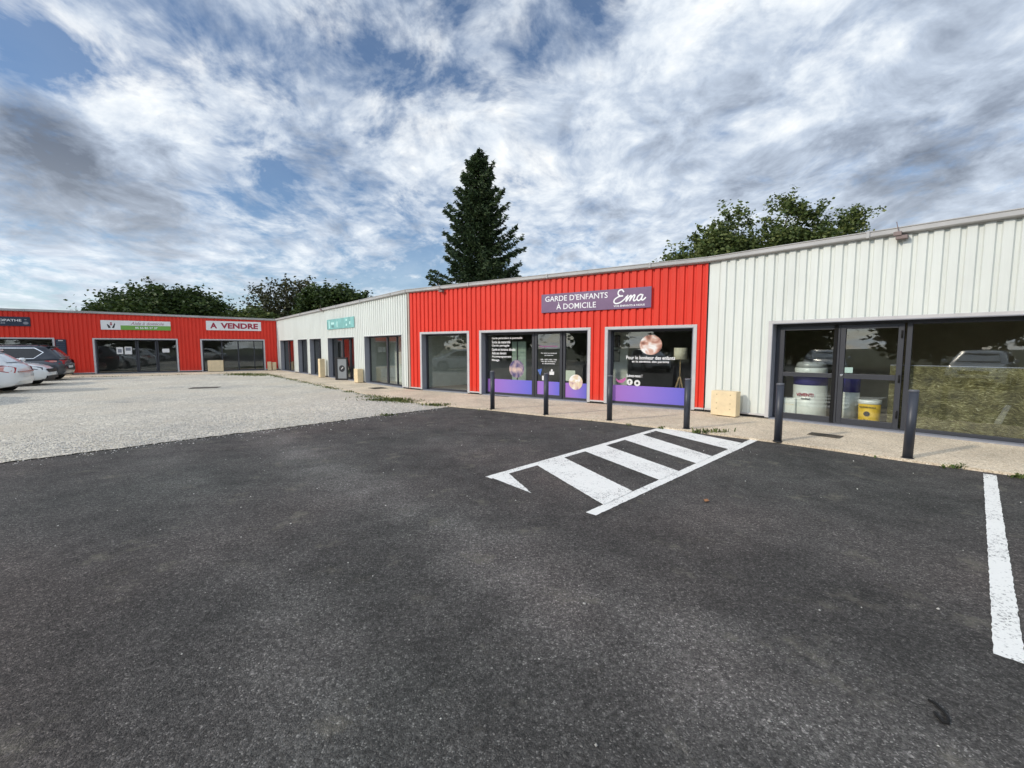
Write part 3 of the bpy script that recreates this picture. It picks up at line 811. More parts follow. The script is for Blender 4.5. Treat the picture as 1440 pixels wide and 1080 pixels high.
# ---- right white unit
wr = thing('shop_building', 'near white shop unit with glazed double doors and a straw-backed window', 'shop building', (*WR.A, 0), WR.a, 'corrugated shop units round the car park')
ops = [(1.43, 9.4, OZ0, 2.12)]
cladding(.0, 14, GZ + .07, zt_c, ops, M['white'], wr, .22 + .06, flat=[(0, .24)])
surround(*ops[0], wr, right=False, w=.075)
base_trim(.0, 14, [(o[0] - .07, o[1]) for o in ops], wr); sills(ops, wr)
gutter(-.01, 14, zt_c, wr)
shell(.05, 14, zt_c, wr, 7, [(.12, 13.9, 4.2, 'wall_beige')])
mb = MB(); mb.box((1.445, .17, OZ0), (1.52, .235, 2.105)); mb.box((1.52, .17, 2.06), (3.60, .235, 2.105)); mb.box((1.52, .17, OZ0), (3.60, .235, OZ0 + .02))
mb.build('door_frame', M['frame'], wr, bevel=.003)
door(1.525, 2.60, OZ0 + .02, 2.055, wr, y=.2, rail=(.985, 1.075), name='door_leaf')
door(2.605, 3.565, OZ0 + .02, 2.055, wr, y=.2, rail=(.985, 1.085), hinge=3.535, handle=2.655, name='door_leaf')
mb = MB(); mb.box((2.50, .145, OZ0 + .02), (2.56, .165, 2.05)); mb.build('door_stile', M['rubber'], wr)
dl = window(3.60, 9.4, OZ0, 2.105, wr, [(6.8, 6.88)], y=.2, fw=.075)
mb = MB(); mb.box((2.70, .192, 1.10), (2.83, .1945, 1.21)); mb.build('door_notice', mat('mint_card', (.34, .48, .43), .6), wr)


def bracket(fr, s, parent):
    mb = MB(); z = 3.60
    mb.box((s - .06, -.18, z - .07), (s + .10, -.055, z - .01)); mb.bar((s - .02, -.17, z + .02), (s - .06, -.17, z + .24), .012, .012)
    mb.box((s - .09, -.20, z - .01), (s + .02, -.15, z + .06))
    return mb.build('gutter_bracket', mat('bracket_brown', (.22, .17, .16), .7), parent, bevel=.004)


bracket(WR, 3.45, wr); bracket(RED, 1.75, red); bracket(WL, 9.9, wl)

# ------------------------------------------------------------------ signs on the walls
def wall_sign(fr, s0, s1, z0, z1, m, name, label, y=-.075):
    mb = MB(); mb.box((0, 0, 0), (s1 - s0, .025, z1 - z0))
    o = mb.build(name, m, bevel=.003); o.location = fr.w(s0, y, z0); o.rotation_euler = (0, 0, fr.a)
    return tag(o, label, 'sign')


sg = wall_sign(RED, 5.77, 9.03, 2.635, 3.17, M['sign_violet'], 'shop_sign', 'muted violet sign reading GARDE D\'ENFANTS À DOMICILE on the bright red wall')
SW, SH = 3.26, .535
def sx(x):
    f = (x - 105) / 1230.0; return SW * f * 1.15 / (1 + .15 * f)
def sz(x, y):
    t = 205 + (110 - 205) * (x - 105) / 1230.0; b = 405 + (340 - 405) * (x - 105) / 1230.0; return SH * (b - y) / (b - t)
text_mesh('lettering', [("GARDE D'ENFANTS", sx(150), sx(850), .315, .475), ('À DOMICILE', sx(275), sx(720), .075, .275)], M['ink_white'], sg, -.001, .004, bold=.006)
text_mesh('tagline', [('VOS ENFANTS & NOUS', sx(918), sx(1265), .055, .105)], M['ink_white'], sg, -.001, .004, bold=.02)


def script_ribbon(name, strokes, width, m, parent, y=-.001):
    mb = MB()
    for st_ in strokes:
        p = [Vector((sx(a), 0, sz(a, b))) for a, b in st_]; q = []
        for k in range(len(p) - 1):
            p0, p1, p2, p3 = p[max(k - 1, 0)], p[k], p[k + 1], p[min(k + 2, len(p) - 1)]
            for t in np.linspace(0, 1, 7)[:-1]:
                q.append(.5 * ((2 * p1) + (p2 - p0) * t + (2 * p0 - 5 * p1 + 4 * p2 - p3) * t * t + (3 * p1 - p0 - 3 * p2 + p3) * t ** 3))
        q.append(p[-1])
        for k in range(len(q) - 1):
            d = (q[k + 1] - q[k])
            if d.length < 1e-6: continue
            d.normalize(); n = Vector((-d.z, 0, d.x)) * width / 2; e = d * width * .25
            a, b = q[k] - e, q[k + 1] + e
            yy = Vector((0, y - .003 - .00002 * k, 0))
            mb.face([a - n + yy, b - n + yy, b + n + yy, a + n + yy])
    return mb.build(name, m, parent)


script_ribbon('script_lettering', [[(1028, 172), (1010, 150), (978, 158), (966, 190), (985, 215), (1018, 216), (975, 224), (930, 255), (922, 285), (945, 300), (990, 288), (1032, 258), (1062, 222)],
                                   [(1075, 208), (1055, 275), (1085, 235), (1108, 210), (1112, 225), (1095, 270), (1122, 228), (1146, 205), (1152, 218), (1138, 258), (1150, 268), (1178, 250)],
                                   [(1240, 205), (1215, 200), (1188, 220), (1178, 250), (1195, 266), (1220, 248), (1242, 202), (1228, 245), (1238, 260), (1258, 248), (1272, 232)]], .036, M['ink_white'], sg)

sg = wall_sign(WING, 6.30, 9.42, 2.75, 3.36, M['sign_white'], 'shop_sign', 'white sign with bold crimson letters A VENDRE')
text_mesh('lettering', [('A', .22, .60, .12, .49), ('VENDRE', .80, 2.94, .12, .49)], M['ink_red'], sg, -.001, .004, bold=.042)
sg = wall_sign(WING, 1.14, 4.45, 2.68, 3.24, M['sign_white'], 'shop_sign', 'white and green sign reading Aide à domicile')
mb = MB(); mb.box((.90, -.004, .0), (3.31, .002, .27)); mb.build('green_band', M['sign_green'], sg)
text_mesh('lettering', [('Aide à domicile', 1.38, 2.98, .31, .49)], M['ink_grey'], sg, -.001, .004, bold=.004, shear=.3)
text_mesh('phone_number', [('05 56 86 37 37', 1.58, 2.66, .075, .20)], M['ink_white'], sg, -.005, .004, bold=.02)
mb = MB()
mb.face([(.34, -.003, .10), (.44, -.003, .10), (.42, -.003, .22), (.30, -.003, .34), (.28, -.003, .32)]); mb.face([(.50, -.003, .10), (.60, -.003, .10), (.66, -.003, .32), (.64, -.003, .42), (.56, -.003, .24)])
mb.build('hands_emblem', M['ink_black'], sg)
mb = MB(); mb.disc(.47, -.004, .40, .045, 16); mb.face([(.40, -.004, .34), (.47, -.004, .24), (.54, -.004, .34)][::-1]); mb.build('figure_emblem', M['ink_red'], sg)
sg = wall_sign(WING, -5.0, -1.80, 2.80, 3.31, M['sign_navy'], 'shop_sign', 'dark navy sign reading OSTÉOPATHE above the slate car')
text_mesh('lettering', [('OSTÉOPATHE', 1.42, 2.86, .25, .41)], M['ink_white'], sg, -.001, .004, bold=.012)
mb = MB(); mb.disc(3.02, -.004, .17, .11, 20, rz=.08); mb.disc(3.02, -.004, .36, .06, 16, rz=.025); mb.build('sign_emblem', M['jamb'], sg)
mb = MB()
for k in range(6): mb.box((1.70 + k * .09, -.004, .12), (1.77 + k * .09, .001, .195))
mb.build('small_print', M['jamb'], sg)
sg = wall_sign(WL, 10.5, 14.12, 2.54, 3.04, M['sign_teal'], 'shop_sign', 'faded teal sign on the white wall')
mb = MB()
mb.box((.28, -.004, .05), (.42, .001, .42)); mb.box((.62, -.004, .24), (1.05, .001, .34)); mb.box((1.42, -.004, .08), (1.52, .001, .36)); mb.box((2.62, -.004, .10), (2.78, .001, .20)); mb.box((2.60, -.004, .34), (2.80, .001, .42)); mb.box((3.05, -.004, .16), (3.2, .001, .30))
mb.build('faded_lettering', M['teal_pale'], sg)
mb = MB(); mb.box((0.02, -.003, .02), (.10, .001, .40)); mb.box((.66, -.003, .08), (1.0, .001, .2)); mb.build('weathered_print', mat('teal_dark', (.10, .24, .24), .6), sg)

# slatted letter panel by the far window
mb = MB(); mb.box((0, 0, 0), (.44, .05, 1.28))
o = mb.build('slat_panel', M['sign_navy'], bevel=.004); o.location = WING.w(-.86, -.09, .80); o.rotation_euler = (0, 0, WING.a)
tag(o, 'tall dark navy slatted panel on the red wall beside the slate car', 'wall panel')
mb = MB()
for k in range(9): mb.box((.04, -.012, .10 + k * .12), (.40, .002, .17 + k * .12))
mb.build('slat', mat('slat_blue', (.035, .05, .08), .5), o)
mb = MB(); mb.box((.13, -.02, 1.18), (.33, .001, 1.24)); mb.build('header_plate', M['trim'], o)

# ------------------------------------------------------------------ things on the pavement
# bollards
BOL = [(-.50, 11.13), (.80, 10.20), (2.11, 9.38), (3.39, 8.40), (4.48, 7.27), (5.64, 6.13)]
BL = ['slim dark bollard in front of the purple film left of the childcare door', 'dark bollard standing in front of the childcare door',
      'dark bollard in front of the left jamb of the window with the floor lamp', 'dark bollard at the red wall\'s right edge, by the hatched marking',
      'dark bollard in front of the left leaf of the glazed double doors', 'largest dark bollard, slightly leaning, in front of the straw-backed window']
b0 = None
for k, (x, y) in enumerate(BOL):
    if b0 is None:
        b0 = thing('bollard', BL[0], 'bollard', (x, y, GZ - .01), 0, 'bollards along the kerb')
        mb = MB(); mb.lathe([(.058, 0), (.058, .955)], n=24); mb.build('post', M['bollard'], b0)
        mb = MB(); mb.lathe([(.058, .955), (.060, .958), (.060, .975), (.052, .985)], n=24); mb.build('cap', M['cap'], b0)
        mb = MB(); mb.lathe([(.075, 0), (.075, .012), (.060, .018)], n=24); mb.build('foot_collar', M['plinth'], b0)
    else:
        b = dup(b0, (x, y, GZ - .01), k * .5, BL[k])
        if k == 5: b.rotation_euler = (R(-.4), R(1.6), 0)


def block(fr, s, y, w, d, h, label, rz=0.0):
    """cream timber-look ballast block with dowel plugs"""
    t = thing('ballast_block', label, 'block', fr.w(s, y, GZ), fr.a + rz, 'cream blocks along the walls')
    mb = MB(); mb.box((-w / 2, -d / 2, .02), (w / 2, d / 2, h)); mb.build('body', M['block'], t, bevel=.008)
    mb = MB()
    for px_ in (-w * .27, w * .27):
        for pz in (h * .30 if h < .8 else h * .2, h * .52, h * .86): mb.disc(px_, -d / 2 - .002, pz, .014, 12)
    mb.build('plug', M['block_dark'], t)
    mb = MB()
    for px_ in (-w / 2 + .05, w / 2 - .13): mb.box((px_, -d / 2 + .03, 0), (px_ + .08, d / 2 - .03, .022))
    mb.build('runner', M['block_dark'], t)
    return t


block(WR, .62, -.33, .56, .24, .58, 'cream block standing against the near white wall')
block(WL, 10.12, -.30, .30, .26, .98, 'tallest cream block, between two bays of the long white wall')
block(WL, 14.85, -.22, .42, .26, .62, 'cream block under the long white wall, right of the black board')
block(WING, -.55, -.55, .74, .3, .62, 'cream block by the red wall behind the slate car')
block(WING, 6.72, -.25, .86, .3, .74, 'wide greenish cream block in front of the bay under the A VENDRE sign')
block(WING, 9.82, -.30, .24, .24, .60, 'narrow cream block on the red wall right of the A VENDRE bay')
block(WL, .30, -.34, .22, .22, .56, 'smallest cream block tucked in the inner corner of red and white walls')

# black pavement board
t = thing('pavement_board', 'black framed pavement board with a pale lower panel and round emblem', 'pavement board', (-8.22, 21.15, GZ), R(-8))
mb = MB(); ring(mb, -.30, .30, .0, 1.10, .07, -.03, .02, wb=.08); mb.box((-.36, -.02, 0), (-.30, .03, 1.10)); mb.build('board_frame', M['plinth'], t, bevel=.004)
mb = MB(); mb.box((-.255, -.012, .055), (.255, .008, 1.035)); pn = mb.build('board_panel', mat('board_grey', (.24, .255, .265), .5), t)
mb = MB(); mb.disc(0, -.016, .56, .15, 28, .003, .16); mb.build('emblem', M['ink_black'], pn)
mb = MB(); mb.face([(-.05, -.019, .50), (.06, -.019, .58), (.07, -.019, .66), (-.03, -.019, .58)]); mb.build('emblem_mark', M['trim'], pn)
mb = MB(); mb.bar((-.27, .02, 1.03), (-.27, .42, .02), .035, .03); mb.bar((.27, .02, 1.03), (.27, .42, .02), .035, .03); mb.build('strut', M['plinth'], t)


def grate(name, label, x, y, w, d, rz, z, slots=True):
    t = thing(name, label, 'drain cover', (x, y, z), rz)
    mb = MB(); ring(mb, -w / 2, w / 2, -d / 2, d / 2, .03, 0, .006)
    mb.v = [(a, c, b) for a, b, c in mb.v]; mb.f = [f[::-1] for f in mb.f]; mb.build('rim', M['iron'], t)
    mb = MB()
    mb.box((-w / 2 + .03, -d / 2 + .03, -.004), (w / 2 - .03, d / 2 - .03, .002))
    if slots:
        n = int((w - .08) / .055)
        for k in range(n): mb.box((-w / 2 + .05 + k * .055, -d / 2 + .04, .002), (-w / 2 + .075 + k * .055, d / 2 - .04, .007))
    mb.build('grid', M['iron'], t)


grate('drain_cover', 'rusty grated drain cover in the pavement before the glazed double doors', 5.60, 7.72, .48, .30, WR.a, GZ + .004)
grate('drain_cover', 'rusty drain cover in the pavement before the childcare window', -.22, 14.2, .55, .5, RED.a, GZ + .004)
grate('drain_cover', 'dark drain cover in the pavement before the long white wall', -5.2, 16.9, .6, .55, WL.a, GZ + .004)
grate('drain_cover', 'flat dark drain cover lying in the pale gravel', -12.2, 17.3, .95, .62, R(20), .018, False)

# little things on the asphalt
mb = MB(); mb.tube([(1.893, 1.861, .007), (1.899, 1.833, .010), (1.893, 1.795, .010), (1.882, 1.762, .008), (1.857, 1.737, .007), (1.839, 1.740, .007), (1.843, 1.769, .009), (1.852, 1.791, .008)], .006, 8)
tag(mb.build('rubber_cord', M['rubber']), 'short hooked black cord lying on the near asphalt', 'cord')
mb = MB(); mb.face([(2.00, 4.415, .012), (2.035, 4.405, .022), (2.06, 4.44, .012), (2.05, 4.48, .02), (2.01, 4.475, .014)])
mb.face([(2.01, 4.475, .013), (2.05, 4.48, .019), (2.06, 4.44, .011), (2.035, 4.405, .021), (2.00, 4.415, .011)])
tag(mb.build('dead_leaf', M['leaf_brown']), 'small reddish dead leaf on the asphalt beside the hatched marking', 'leaf')


def weeds(name, spots):
    V, Fc = [], []
    for x, y, z, sx_, sy_, n, h in spots:
        for k in range(n):
            bx, by = x + random.gauss(0, sx_), y + random.gauss(0, sy_); a = random.uniform(0, 6.28); hh = h * random.uniform(.35, 1.2)
            w = random.uniform(.006, .016); lx, ly = math.cos(a) * hh * random.uniform(.3, 1.1), math.sin(a) * hh * random.uniform(.3, 1.1)
            ux, uy = -math.sin(a) * w, math.cos(a) * w; i = len(V)
            V += [(bx - ux, by - uy, z), (bx + ux, by + uy, z), (bx + lx * .5 + ux * .8, by + ly * .5 + uy * .8, z + hh * .75), (bx + lx * .5 - ux * .8, by + ly * .5 - uy * .8, z + hh * .75),
                  (bx + lx + ux * .2, by + ly + uy * .2, z + hh * .85), (bx + lx - ux * .2, by + ly - uy * .2, z + hh * .85)]
            Fc += [(i, i + 1, i + 2, i + 3), (i + 3, i + 2, i + 4, i + 5)]
    o = bpy.data.objects.new(name, fast_mesh(name, np.array(V), np.array(Fc), M['weed'])); COL.objects.link(o)
    return tag(o, kind='stuff')


sp = []
kp = densify(KERB, .22)
for x, y in kp:
    if -15.8 < x < -2.2 and random.random() < .9:
        sp.append((x - .06, y - .08, .01, .14, .10, int(random.uniform(4, 40)), random.uniform(.02, .07)))
    elif x < -16 and random.random() < .35:
        sp.append((x, y - .1, .01, .14, .08, int(random.uniform(4, 14)), .06))
    elif x > -1.5 and random.random() < .12:
        sp.append((x, y - .02, .0, .08, .04, int(random.uniform(4, 14)), .05))
sp += [(-3.75, 13.2, .01, .34, .12, 420, .09), (-3.3, 12.95, .01, .3, .08, 260, .06), (-4.5, 14.0, .01, .25, .10, 120, .05), (-2.05, 11.95, .01, .2, .09, 160, .08), (-3.0, 12.7, .01, .3, .14, 160, .06),
       (-15.6, 25.6, .01, .55, .3, 420, .14), (-14.5, 25.0, .01, .5, .3, 260, .08), (-2.9, 10.2, .01, .1, .05, 40, .06),
       (3.72, 8.05, .02, .16, .05, 90, .09), (3.45, 8.1, .01, .04, .03, 24, .09), (5.9, 5.72, .01, .10, .04, 60, .05), (6.35, 5.26, .01, .12, .04, 60, .05), (2.95, 8.55, .01, .05, .03, 30, .05)]
weeds('weeds', sp)

# ------------------------------------------------------------------ things behind the panes
def at(fr, s, y, z=GZ + .022): return fr.w(s, y, z)


t = thing('paint_tub', 'giant white paint tub with an indigo band behind the left door leaf', 'tub', at(WR, 2.02, .62), WR.a)
mb = MB(); mb.lathe([(.30, 0), (.31, .02), (.315, .80)], n=36); body = mb.build('tub_body', M['plastic_white'], t)
mb = MB(); mb.lathe([(.3165, .74), (.318, .96), (.305, .97)], n=36); mb.build('indigo_band', M['plastic_blue'], t)
mb = MB(); mb.lathe([(.29, .97), (.30, 1.00), (.30, 1.10), (.29, 1.11)], n=36); mb.build('tub_rim', M['plastic_white'], t)
mb = MB(); mb.lathe([(.285, 1.11), (.27, 1.20), (.22, 1.235), (.0, 1.24)], n=36); mb.build('lid', M['lid'], t)
text_mesh('lettering', [('VIVENTI', -.17, .15, .50, .57)], M['ink_red'], t, -.322, .004, bold=.03)
text_mesh('small_lettering', [('color', -.08, .10, .43, .48)], M['ink_black'], t, -.322, .004, bold=.03)
mb = MB(); mb.box((-.14, -.16, 0), (.14, .16, .44)); o = mb.build('white_carton', M['plastic_white'], bevel=.004); o.location = at(WR, 1.70, .45); o.rotation_euler = (0, 0, WR.a)
tag(o, 'low white carton beside the giant paint tub', 'carton')
mb = MB(); mb.box((-.12, -.163, .30), (.12, -.1605, .31)); mb.build('carton_tape', M['block'], o)
t = thing('paint_bucket', 'yellow bucket with a white lid behind the right door leaf', 'bucket', at(WR, 3.08, .50), WR.a)
mb = MB(); mb.lathe([(.165, 0), (.17, .01), (.18, .43)], n=32); mb.build('bucket_body', M['plastic_yellow'], t)
mb = MB(); mb.lathe([(.183, .43), (.190, .44), (.190, .50), (.18, .51)], n=32); mb.build('lid', M['plastic_white'], t)
text_mesh('lettering', [('PEINTURE FACADE', -.13, .13, .355, .385), ('Extra', -.05, .07, .10, .13)], M['ink_black'], t, -.182, .004, bold=.02)
mb = MB(); mb.disc(-.01, -.186, .24, .05, 20); mb.build('round_mark', M['ink_black'], t)
t = thing('paint_tub', 'pale tub with a dark indigo top right behind the doors\' meeting stile', 'tub', at(WR, 2.72, .75), WR.a)
mb = MB(); mb.lathe([(.14, 0), (.15, .62)], n=28); mb.build('tub_body', M['plastic_white'], t)
mb = MB(); mb.lathe([(.152, .62), (.15, .92), (.12, .97)], n=28); mb.build('indigo_band', M['plastic_blue'], t)
mb = MB(); mb.box((0, 0, 0), (3.45, .03, 1.18)); o = mb.build('straw_panel', M['straw']); o.location = at(WR, 3.38, .30, OZ0 + .02); o.rotation_euler = (0, 0, WR.a)
tag(o, 'matted straw-coloured fibre panel filling the lower half of the big window', 'panel')
mb = MB(); mb.box((.0, -.004, 1.18), (3.45, .034, 1.195)); mb.build('top_edge', M['jamb'], o)
t = thing('floor_lamp', 'tripod floor lamp with a drum shade in the purple-filmed window', 'floor lamp', at(RED, 9.66, .50), RED.a)
mb = MB(); mb.lathe([(.165, 1.24), (.165, 1.54)], n=28); mb.build('lamp_shade', M['shade'], t)
for a in (100, 215, 330):
    mb = MB(); mb.bar((.015 * math.cos(R(a)), .015 * math.sin(R(a)), .78), (.26 * math.cos(R(a)), .26 * math.sin(R(a)), 0), .028, .028); mb.build('leg', M['oak'], t)
mb = MB(); mb.lathe([(.014, .76), (.014, 1.26)], n=10); mb.build('stem', M['oak'], t)
mb = MB(); mb.box((0, 0, 0), (.55, .06, 1.75)); o = mb.build('display_panel', mat('panel_celadon', (.34, .44, .37), .7), bevel=.004); o.location = at(RED, 4.15, .75); o.rotation_euler = (0, 0, RED.a)
tag(o, 'pale green standing panel behind the lettered window', 'panel')
mb = MB(); mb.box((.2, -.012, .0), (.24, .001, 1.75)); mb.build('panel_joint', M['frame'], o)
PICS = [(6.95, 1.80), (7.35, 1.80), (6.95, 1.35), (7.35, 1.35)]
for k, (a, z) in enumerate(PICS):
    mb = MB(); ring(mb, -.15, .15, -.19, .19, .03, -.01, .015); o = mb.build('picture_frame', M['frame']); o.location = at(RED, a, 1.88, z); o.rotation_euler = (0, 0, RED.a)
    tag(o, ('upper' if z > 1.5 else 'lower') + (' left' if k % 2 == 0 else ' right') + ' of four dark frames on the inner wall right of the childcare door', 'picture frame', 'picture frames inside the childcare office')
    mb = MB(); mb.box((-.12, 0, -.16), (.12, .01, .16)); mb.build('print', M['wall_dark'], o)
mb = MB(); mb.box((0, 0, 0), (1.1, .06, 2.45)); o = mb.build('partition_panel', M['wall_pale']); o.location = at(RED, 6.65, 1.9); o.rotation_euler = (0, 0, RED.a)
tag(o, 'pale inner partition carrying four dark picture frames', 'partition')
mb = MB(); mb.box((0, -.01, 0), (1.1, -.001, .08)); mb.build('skirting', M['trim'], o)


# ------------------------------------------------------------------ cars
def lerp(tab, x):
    xs = [t[0] for t in tab]
    return [float(np.interp(x, xs, [t[i] for t in tab])) for i in range(1, len(tab[0]))]


def make_car(name, label, paint, L, W, belt, roof_z, hood, tail_x, kind, loc, rz):
    """x forward, origin under the middle. kind: 'hatch' or 'suv'"""
    t = thing(name, label, 'car', loc, rz, 'cars parked on the gravel')
    h = L / 2; w = W / 2
    suv = kind == 'suv'
    zb = .24 if suv else .19
    # lower body: x, bottom, top, half width
    tab = [(-h, zb + .22, belt - .34, w * .70), (-h + .05, zb + .10, belt - .16, w * .86), (-h + .16, zb + .05, belt - .03, w * .94), (-h + .45, zb, belt + .01, w * .985), (-h + 1.0, zb, belt, w),
           (-.2, zb, belt - .02, w), (.9, zb, belt - .05, w), (h - 1.05, zb, hood + .02, w * .99), (h - .55, zb + .02, hood - .06, w * .95), (h - .22, zb + .05, hood - .17, w * .86), (h - .06, zb + .10, hood - .30, w * .70), (h, zb + .16, hood - .40, w * .56)]
    tab = sorted(tab)
    def half(x, z):
        b, tp, ww = lerp(tab, x); u = (z - b) / max(tp - b, .05)
        return ww * float(np.interp(u, [0, .12, .4, .75, .92, 1.0], [.90, .97, 1.0, .985, .93, .80]))
    mb = MB(); xs = list(np.linspace(-h, h, 46)); us = [0, .06, .12, .25, .4, .58, .75, .86, .94, 1.0]; rings = []
    for x in xs:
        b, tp, ww = lerp(tab, x)
        r = [(x, half(x, b + u * (tp - b)), b + u * (tp - b)) for u in us]
        r.append((x, r[-1][1] * .55, tp + .018)); r.append((x, 0, tp + .026))
        r = r + [(a, -b_, c) for a, b_, c in r[-2::-1]]
        rings.append(r)
    base = len(mb.v); n = len(rings[0])
    for r in rings: mb.v += r
    for k in range(len(xs) - 1):
        for j in range(n - 1):
            a = base + k * n + j; mb.f.append((a, a + n, a + n + 1, a + 1)); mb.mi.append(0); mb.sm.append(True)
        a = base + k * n; mb.f.append((a, a + n - 1, a + 2 * n - 1, a + n)); mb.mi.append(0); mb.sm.append(False)
    mb.f.append(tuple(base + j for j in range(n))); mb.mi.append(0); mb.sm.append(True)
    e = base + (len(xs) - 1) * n; mb.f.append(tuple(e + j for j in range(n))[::-1]); mb.mi.append(0); mb.sm.append(True)
    body = mb.build('body', paint, t)
    # greenhouse: base x range, roof x range
    gx0, gx1 = -h + (.12 if suv else .20), h - (1.05 if suv else .95)
    rx0, rx1 = -h + (.62 if suv else .80), gx1 - (.75 if suv else .95)
    wb_, wt = w * .93, w * (.74 if suv else .70); zb_ = belt - .04
    mb = MB(); secs = []
    K = 9
    for k in range(K):
        u = k / (K - 1); z = zb_ + (roof_z - .05 - zb_) * u; a = gx0 + (rx0 - gx0) * u ** 1.25; b = gx1 + (rx1 - gx1) * u ** 1.1; ww = wb_ + (wt - wb_) * u
        secs.append((z, a, b, ww))
    secs.append((roof_z, rx0 + .22, rx1 - .28, wt * .86)); secs.append((roof_z + .02, rx0 + .5, rx1 - .6, wt * .4))
    rr = []
    for z, a, b, ww in secs:
        c = min(.14, ww * .4)
        rr.append([(a + c, -ww, z), (b - c, -ww, z), (b, -ww + c * 1.6, z), (b + .03, 0, z), (b, ww - c * 1.6, z), (b - c, ww, z), (a + c, ww, z), (a, ww - c * 1.6, z), (a - .03, 0, z), (a, -ww + c * 1.6, z)])
    n = 10; base = len(mb.v)
    for r in rr: mb.v += r
    for k in range(len(rr) - 1):
        for j in range(n):
            a = base + k * n + j; b = base + k * n + (j + 1) % n; mb.f.append((a, b, b + n, a + n)); mb.mi.append(0); mb.sm.append(True)
    mb.f.append(tuple(base + (len(rr) - 1) * n + j for j in range(n))); mb.mi.append(0); mb.sm.append(True)
    mb.build('cabin', paint, t)
    def gy(z): return wb_ + (wt - wb_) * (z - zb_) / (roof_z - .05 - zb_)
    def side(poly, off, m, nm, par=t, th=.012):
        for sgn in (1, -1):
            q = MB(); f = [(x, sgn * (gy(z) + off), z) for x, z in poly]; bk = [(x, sgn * (gy(z) - th), z) for x, z in poly]
            q.face(f if sgn < 0 else f[::-1]); k_ = len(f)
            for j in range(k_): q.face([f[j], f[(j + 1) % k_], bk[(j + 1) % k_], bk[j]])
            q.build(nm, m, par)
    zt = roof_z - .12; zl = belt + .035
    front_top = rx1 - .05; front_bot = gx1 - .22
    rear_tip = gx0 + (.62 if suv else .55)
    outline = [(front_bot, zl), (front_top, zt), (rear_tip + .28, zt), (rear_tip, (zl + zt) / 2 + .04), (rear_tip + .30, zl)]
    if suv: side([(front_bot + .06, zl - .025), (front_top + .04, zt + .03), (rear_tip + .26, zt + .03), (rear_tip - .05, (zl + zt) / 2 + .04), (rear_tip + .29, zl - .025)], .006, M['chrome'], 'window_trim')
    side(outline, .013, M['car_glass'], 'side_window')
    xm = (front_bot + rear_tip) / 2 - .05
    side([(xm, zl), (xm + .09, zl), (xm + .05, zt), (xm - .03, zt)], .016, M['black_plastic'], 'pillar')
    # windscreen and rear screen
    for nm, x0, x1, d in (('windscreen', gx1, rx1, 1), ('rear_window', gx0, rx0, -1)):
        q = MB(); p = []
        for u in (.14, .84):
            z = zb_ + (roof_z - .05 - zb_) * u; x = x0 + (x1 - x0) * u ** (1.1 if d > 0 else 1.25); ww = gy(z)
            p.append([(x + d * .005, -ww + .20, z), (x + d * .038, 0, z), (x + d * .005, ww - .20, z)])
        for j in range(2): q.face([p[0][j], p[0][j + 1], p[1][j + 1], p[1][j]], 0, True)
        q.build(nm, M['car_glass'], t)
    # wheels and arches
    wr_ = .36 if suv else .325
    for wx in (-h + .86, h - .90):
        for sgn in (1, -1):
            q = MB(); q.disc(wx, -(w + .004) if sgn < 0 else w - .02, wr_ + .01, wr_ + .065, 28, .024)
            q.build('wheel_arch', M['black_plastic'], t)
            whl = MB(); y0 = sgn * (w - .20); y1 = sgn * (w + .012)
            whl.lathe([(wr_ - .04, y0), (wr_, y0 + sgn * .03), (wr_, y1 - sgn * .03), (wr_ - .04, y1), (wr_ - .11, y1 - sgn * .012)], (wx, 0, wr_), 28, 'y'); wo = whl.build('wheel', M['tyre'], t)
            q = MB(); q.lathe([(wr_ - .105, y1 - sgn * .010), (wr_ - .115, y1 - sgn * .004), (.05, y1 + sgn * .002), (.0, y1 + sgn * .004)], (wx, 0, wr_), 28, 'y'); q.build('rim', M['rim'], wo)
            q = MB()
            for k in range(5):
                a = k * 1.2566 + .6; q.box((wx + math.cos(a) * .15 - .028, y1 + sgn * .001 if sgn > 0 else y1 - .006, wr_ + math.sin(a) * .15 - .028), (wx + math.cos(a) * .15 + .028, y1 + .006 if sgn > 0 else y1 - .001, wr_ + math.sin(a) * .15 + .028))
            q.build('rim_hole', M['black_plastic'], wo)
    # lower skirt
    q = MB()
    for sgn in (1, -1): q.box((-h + 1.25, sgn * w * .90 - .03, zb - .03), (h - 1.3, sgn * w * .90 + .03, zb + .10))
    q.box((-h + .10, -w * .74, zb + .02), (-h + .5, w * .74, zb + .13)); q.box((h - .5, -w * .70, zb + .0), (h - .12, w * .70, zb + .12)); q.build('skirt', M['black_plastic'], t)
    # lights: upper and lower polylines along the flank, wrapped on the body surface
    def wrap(up, lo, m, nm, par=t, off=.007):
        for sgn in (1, -1):
            q = MB(); A = [(x, sgn * (half(x, z) + off), z) for x, z in up]; B = [(x, sgn * (half(x, z) + off), z) for x, z in lo]
            for j in range(len(A) - 1):
                f = [A[j], A[j + 1], B[j + 1], B[j]]; q.face(f if sgn > 0 else f[::-1], 0, True)
            q.build(nm, m, par)
    tz = belt - .10
    if suv:
        wrap([(-h + .03, tz + .02), (-h + .15, tz + .045), (-h + .40, tz + .03), (-h + .66, tz + .01)], [(-h + .03, tz - .17), (-h + .15, tz - .15), (-h + .40, tz - .08), (-h + .66, tz - .01)], M['tail'], 'tail_light')
        wrap([(-h + .25, tz + .015), (-h + .50, tz + .005)], [(-h + .25, tz - .06), (-h + .50, tz - .035)], M['tail_clear'], 'tail_light_lens', off=.012)
    else:
        wrap([(-h + .04, tz - .03), (-h + .18, tz + .03), (-h + .42, tz + .05), (-h + .80, tz - .01)], [(-h + .04, tz - .21), (-h + .18, tz - .20), (-h + .42, tz - .14), (-h + .80, tz - .03)], M['tail'], 'tail_light')
